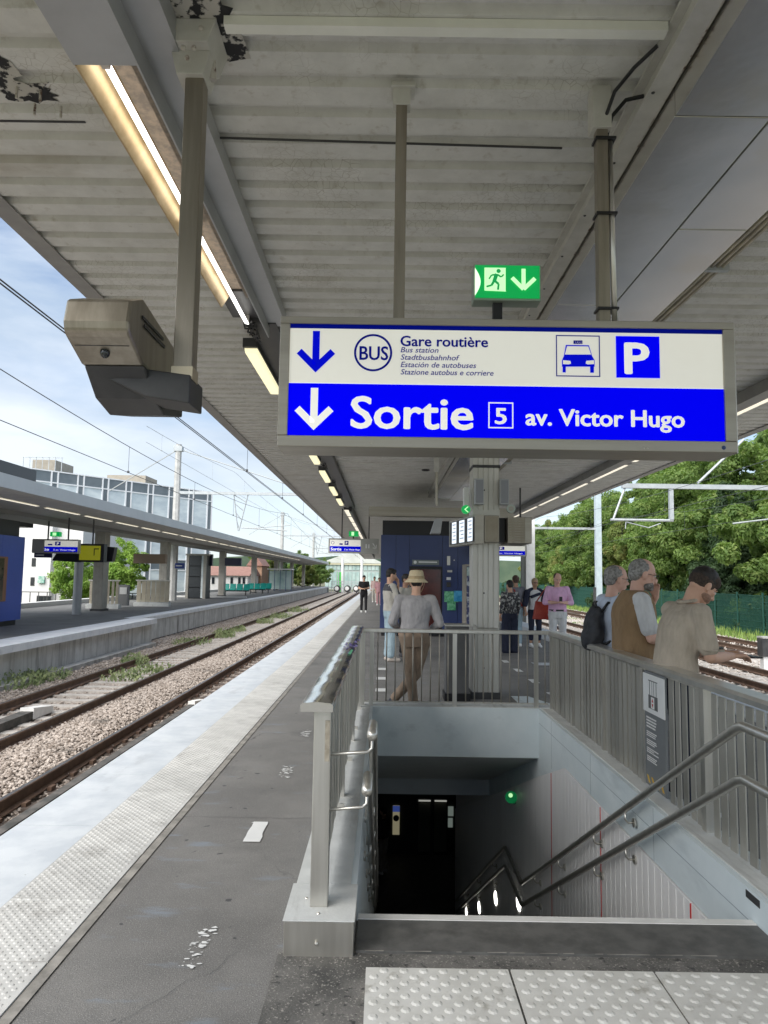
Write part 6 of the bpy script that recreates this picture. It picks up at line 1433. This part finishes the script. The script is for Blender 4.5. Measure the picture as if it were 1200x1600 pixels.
def add_glasses(t, T, m=black):
    q = MB(); 
    for s in (-1, 1): q.tube([T @ Vector((s*.031+.022*math.cos(a*PI/8), .100, .001+.016*math.sin(a*PI/8))) for a in range(17)], .0022, 5); q.tube([T @ Vector((s*.053, .098, .006)), T @ Vector((s*.078, .0, .004))], .002, 5)
    q.tube([T @ Vector((-.009, .102, .004)), T @ Vector((.009, .102, .004))], .002, 5); q.obj('glasses', m, t)

beige = cloth('beige', (.52, .44, .345)); brown_v = cloth('brown_vest', (.31, .20, .105)); lt_blue = cloth('pale_blue', (.58, .65, .78)); greyc = cloth('grey', (.40, .385, .39)); khaki = cloth('khaki', (.30, .225, .165)); denim = cloth('denim', (.40, .52, .58)); creamc = cloth('cream', (.56, .53, .47)); navy = cloth('navy', (.02, .025, .05)); blackc = cloth('black', (.014, .014, .016)); whitec = cloth('white', (.70, .70, .70)); pinkc = cloth('pink', (.78, .48, .70)); dgrey = cloth('dark_grey', (.09, .09, .10))
hair_b = mat('hair_black', (.012, .010, .009), (.03, .024, .02), scale=40, rough=.6); hair_g = mat('hair_grey', (.16, .15, .14), (.38, .37, .35), scale=45, rough=.7); hair_br = mat('hair_brown', (.05, .03, .02), (.10, .06, .04), scale=40, rough=.6); beard_g = mat('beard_grey', (.10, .09, .085), (.34, .32, .30), scale=50, rough=.9); hair_bl = mat('hair_blond', (.30, .22, .13), (.42, .33, .2), scale=40, rough=.6); stub = mat('stubble', (.24, .14, .095), (.34, .2, .14), scale=60, rough=.8)
R90 = -PI/2      # facing right, towards the right hand tracks

# man in the beige polo, leaning on the right railing
t, T = person('dark haired man in beige polo shirt looking at his phone by the right railing', (2.17, 5.22, 0), R90+.12, 1.80,
    dict(pel=(0, -.06, .95), wai=(0, -.05, 1.08), che=(0, .01, 1.29), nek=(.0, .055, 1.45), hd=(0, .165, 1.575), sl=(-.19, .03, 1.39), sr=(.195, .03, 1.39), el=(-.23, .15, 1.13), er=(.235, .07, 1.10), wl=(-.06, .36, 1.10), wr=(.06, .34, 1.09), hdl=(.55, .7, .1), hdr=(-.1, 1, .05),
         kl=(-.10, .06, .49), kr=(.1, -.02, .49)), skin_m, hair_b, beige, .78, navy, white, vox=.0085, build=1.06, head=(-.62, .12), hairkind='fade', hsize=1.12, topnm='polo_shirt', beard=None)
q = MB(); q.ball((0, .020, -.055), .0655, .070, .046, 18, 10, T=T); blend(q, 'stubble_beard', stub, t, .008, 2, .002)
q = MB(); q.tube([(.065*math.cos(a*PI/10)+.0, .045+.062*math.sin(a*PI/10), 1.470+.010*math.sin(a*PI/10)) for a in range(21)], .013, 8); q.obj('collar', beige, t, smooth=True)
B(-.06, .09, .475, .55, 1.075, 1.088).obj('phone_in_hand', black, t, bevel=.003)
MB().tube([(-.085+.0, .335+.0, 1.07), (-.09, .33, 1.135)], .036, 12).obj('watch_strap', black, t)
# hem of the polo sleeve
MB().tube([(.262+.062*math.cos(a*PI/8), .075+.066*math.sin(a*PI/8), 1.150) for a in range(17)], .006, 6).obj('sleeve_hem', beige, t, smooth=True)
# man in the brown vest
t, T = person('grey bearded man in brown vest over white shirt with hand at his chin', (2.20, 6.3, 0), R90+.0, 1.83,
    dict(che=(0, -.0, 1.30), nek=(0, .02, 1.47), hd=(0, .085, 1.635), el=(-.27, .12, 1.17), wl=(-.06, .21, 1.44), er=(.245, .06, 1.12), wr=(.07, .27, 1.10), hdl=(.2, -.1, 1), hdr=(-.7, .6, 0)), skin_p, hair_g, whitec, .75, navy, dgrey, vox=.0085, build=1.14, head=(-.20, 0), hairkind='thin', beard=beard_g, hsize=1.12)
add_glasses(t, T)
q = MB(); P = [((0, 0, .90), .228, .172), ((0, 0, 1.02), .220, .168), ((0, 0, 1.12), .214, .165), ((0, 0, 1.22), .218, .168), ((0, 0, 1.31), .222, .170), ((0, .005, 1.38), .212, .156), ((0, .01, 1.44), .165, .13), ((0, .015, 1.50), .098, .095)]
loft_e(q, [(Vector(c), a*1.0, b_, 0) for c, a, b_ in P]); capsule(q, (-.15, 0, 1.40), (.15, 0, 1.40), .092, .092); o = blend(q, 'vest', brown_v, t, .009, 4); fold_disp(o, .012, .08)
for s in (-1, 1): MB().tube([(s*.235, 0, 1.36), (s*.24, 0, 1.34)], .012, 8).obj('armhole_button', steel, t)
# grey haired man with a black backpack
t, T = person('grey haired man in pale blue shirt with a black backpack by the railing', (2.22, 6.95, 0), R90+.15, 1.79, dict(hd=(0, .05, 1.63), wl=(-.1, .25, 1.1), wr=(.1, .25, 1.1)), skin_p, hair_g, lt_blue, .7, navy, dgrey, vox=.0095, build=1.05, head=(-.12, -.0), hairkind='thin', hsize=1.12)
add_glasses(t, T)
t = thing('backpack', 'black backpack with loop handle and straps worn by the man in the pale blue shirt', 'backpack', (2.06, 6.92, 1.02), R90+.15)
q = MB(); q.ball((0, -.03, .16), .16, .085, .20, 18, 12); q.ball((0, -.06, .07), .15, .09, .12, 16, 10); q.ball((0, -.01, .30), .12, .07, .09, 14, 8); o = blend(q, 'bag', mat('black_nylon', (.012, .013, .016), (.03, .032, .038), scale=8, rough=.6), t, .012, 3); fold_disp(o, .02, .06)
q = MB(); q.tube([(.04*math.cos(a*PI/8), -.02, .38+.045*math.sin(a*PI/8)) for a in range(9)], .008, 6); q.obj('loop_handle', black, t)
for s in (-1, 1): q = MB(); q.tube([(s*.10, .0, .33), (s*.12, .06, .42), (s*.12, .17, .40), (s*.12, .23, .25), (s*.13, .12, .08), (s*.12, 0, .02)], .015, 6); q.obj('strap', black, t, smooth=True)
# man with the straw hat at the far railing, seen from behind
t, T = person('man in grey sweatshirt, khaki trousers and straw hat leaning on the barred railing', (.40, 8.85, 0), .05, 1.74,
    dict(pel=(-.02, 0, .94), wai=(-.01, .02, 1.09), che=(.0, .04, 1.29), nek=(.0, .06, 1.44), hd=(.01, .09, 1.60), sl=(-.20, .04, 1.38), sr=(.20, .04, 1.38), el=(-.29, .0, 1.11), er=(.30, .0, 1.10), wl=(-.20, .20, 1.02), wr=(.20, .22, 1.0), hl=(-.09, 0, .89), hr=(.09, 0, .89), kl=(-.06, .03, .49), kr=(.02, .12, .46), al=(-.01, .02, .085), ar=(-.26, .22, .12), fr=(-.35, .8)), skin_m, hair_b, greyc, 1.75, khaki, mat('shoe_navy', (.02, .022, .035), rough=.6), vox=.0105, build=1.08, head=(-.15, 0), hairkind='short', topnm='sweatshirt', hem=.98)
ht = thing('straw_hat', 'pale straw bucket hat worn by the man in the grey sweatshirt', 'hat', (0, 0, 0)); ht.location = t.matrix_basis @ (T @ Vector((0, -.005, .035))); k_ = 1.0
q = MB(); sec = [(.145, -.035), (.150, -.030), (.100, .012), (.094, .05), (.086, .10), (.070, .118), (.0, .122)]; n = 28; vs = []
sec2 = [(.145, -.035), (.096, .005), (.088, .05), (.08, .095), (0, .11)]
def rev(sec, q):
    vs = [(r_*math.cos(2*PI*i/n), r_*1.12*math.sin(2*PI*i/n), z) for r_, z in sec for i in range(n)]
    q.add(vs, [(j*n+i, j*n+(i+1) % n, (j+1)*n+(i+1) % n, (j+1)*n+i) for j in range(len(sec)-1) for i in range(n)])
rev(sec, q); q.obj('hat_body', mat('straw', (.55, .44, .27), (.66, .56, .38), scale=60, rough=.9, stretch=(1, 1, 4)), ht, smooth=True)
q = MB(); rev([(.101, .010), (.103, .012), (.099, .045), (.097, .045)], q); q.obj('hat_band', mat('straw_dark', (.42, .32, .19), rough=.9), ht, smooth=True)
q = MB()
for s in (-1, 1): q.tube([(s*.11, 0, -.02), (s*.085, -.04, -.10), (s*.055, -.05, -.155)], .0035, 5)
q.obj('chin_cord', mat('straw_dark', (.42, .32, .19)), ht)
# young man in jeans with hand at mouth, side on
t, T = person('young man in cream and charcoal sweatshirt and pale jeans, hand at his mouth', (.13, 14.25, 0), R90+.25, 1.82,
    dict(el=(-.2, .16, 1.15), wl=(-.04, .17, 1.46), hdl=(.1, -.2, 1), er=(.22, .12, 1.12), wr=(-.02, .28, 1.22), hdr=(-1, .2, .1)), skin_m, hair_b, creamc, .95, denim, mat('shoe_cream', (.55, .48, .42), rough=.6), vox=.0125, head=(-.15, 0), topnm='sweatshirt', hem=.88, legw=1.25)
q = MB(); loft_e(q, [(Vector((0, 0, 1.33)), .195, .14, 0), (Vector((0, 0, 1.40)), .18, .125, 0), (Vector((0, -.01, 1.46)), .11, .085, 0)]); 
for s in (-1, 1): e = Vector((s*.2, .10, 1.22)); capsule(q, (s*.17, 0, 1.40), e, .078, .070)
blend(q, 'charcoal_yoke', dgrey, t, .0125, 3)
t, T = person('person in cream jacket with dark strap standing behind the young man in pale jeans', (.46, 15.1, 0), -2.2, 1.72, None, skin_t, hair_b, creamc, 1.7, blackc, dgrey, vox=.013, head=(0, 0), topnm='jacket')
MB().tube([(-.12, .13, 1.4), (0, .15, 1.2), (.12, .14, 1.02)], .02, 6).obj('strap', black, t)
# people further off on the left of the kiosk
person('man in black shirt and trousers walking towards us along the white platform edge', (-.93, 33.4, 0), PI+.05, 1.72, dict(el=(-.24, .05, 1.14), er=(.24, .05, 1.14), wl=(-.02, .24, 1.14), wr=(.05, .24, 1.12), kl=(-.1, .06, .49), al=(-.1, .10, .085)), skin_m, hair_b, blackc, .6, blackc, white, vox=.016, head=(-.25, 0))
person('distant person in pale pink top walking behind the man in black', (-.62, 47, 0), PI, 1.68, None, skin_t, hair_b, cloth('pale_pink', (.62, .45, .42)), 1.4, creamc, white, vox=.02)
person('second distant walker in rose coloured clothes near the corner of the blue kiosk', (-.28, 42, 0), PI, 1.62, None, skin_m, hair_br, cloth('rose', (.58, .32, .34)), 1.4, cloth('rose', (.58, .32, .34)), white, vox=.02)
# right of the column
plaid = mat('cloth_plaid', (.05, .05, .055), (.42, .42, .40), scale=18, rough=.9, lo=.52, hi=.58)
person('dark haired woman in plaid shirt and wide dark trousers beside the column, seen from behind', (2.86, 16.2, 0), .35, 1.62, None, skin_m, hair_b, plaid, 1.7, navy, blackc, vox=.014, skirt=True, hairkind='short', topnm='plaid_shirt')
t, T = person('person in grey t-shirt half hidden behind the woman in plaid', (3.25, 17.6, 0), .2, 1.74, None, skin_t, hair_br, cloth('slate', (.20, .20, .23)), .6, denim, white, vox=.015, hairkind='bun')
MB().tube([(-.1, -.13, 1.42), (.0, -.14, 1.2), (.12, -.12, 1.0)], .018, 6).obj('bag_strap', mat('strap_red', (.3, .03, .02), rough=.5), t)
t, T = person('blonde woman in white top with navy jumper over her shoulders and sunglasses', (3.72, 17.6, 0), PI+.1, 1.68, dict(er=(.30, .04, 1.16), wr=(.28, .12, .93), el=(-.27, .02, 1.15), wl=(-.24, .1, .93)), skin_t, hair_bl, whitec, .5, navy, white, vox=.013, hairkind='bun', topnm='top', long=.22)
add_glasses(t, T)
q = MB(); 
for s in (-1, 1): capsule(q, (s*.06, -.02, 1.46), (s*.21, .02, 1.38), .06, .085); capsule(q, (s*.21, .03, 1.36), (s*(.28 if s > 0 else .2), .08, 1.08 if s > 0 else 1.2), .085, .075)
capsule(q, (-.1, .12, 1.36), (.12, .13, 1.28), .04, .04); blend(q, 'navy_jumper', navy, t, .013, 4)
t, T = person('man in pink shirt and white trousers looking down at his phone', (3.72, 15.3, 0), PI-.05, 1.79, dict(el=(-.27, .06, 1.14), er=(.27, .06, 1.14), wl=(-.05, .27, 1.15), wr=(.05, .27, 1.15), hdl=(.5, .6, .2), hdr=(-.5, .6, .2)), skin_p, hair_br, pinkc, 1.45, whitec, white, vox=.012, head=(-.4, .1), build=1.1, hairkind='thin')
MB().box(-.03, .03, .33, .36, 1.16, 1.27).obj('phone_in_hand', black, t); q = MB(); loft_e(q, [(Vector((0, 0, .965)), .19, .143, 0), (Vector((0, 0, 1.0)), .188, .141, 0)]); q.obj('belt', black, t)
t = thing('shoulder_bag', 'red leather shoulder bag hanging between the pink shirt man and the blonde woman', 'bag', (3.48, 15.75, .78)); q = MB(); q.prism([(-.20, 0), (.20, 0), (.16, .36), (-.13, .40)], 'y', -.06, .06); o = q.obj('bag', mat('red_leather', (.32, .03, .02), (.42, .06, .03), scale=5, rough=.4), t, bevel=.02)
MB().tube([(-.12, 0, .38), (-.0, 0, .55), (.10, -.02, .72), (.16, 0, .36)], .014, 6).obj('strap', mat('strap_red', (.3, .03, .02)), t)
# figure down in the underpass
person('person in pale trousers standing in the gloom at the bottom of the stairs', (.09, 20.2, -6.4), 1.0, 1.75, None, skin_m, hair_b, dgrey, 1.6, creamc, whitec, vox=.016)
for n_ in list(bpy.data.objects):
    if n_.name.startswith('edge_guard') and not n_.children: bpy.data.objects.remove(n_)
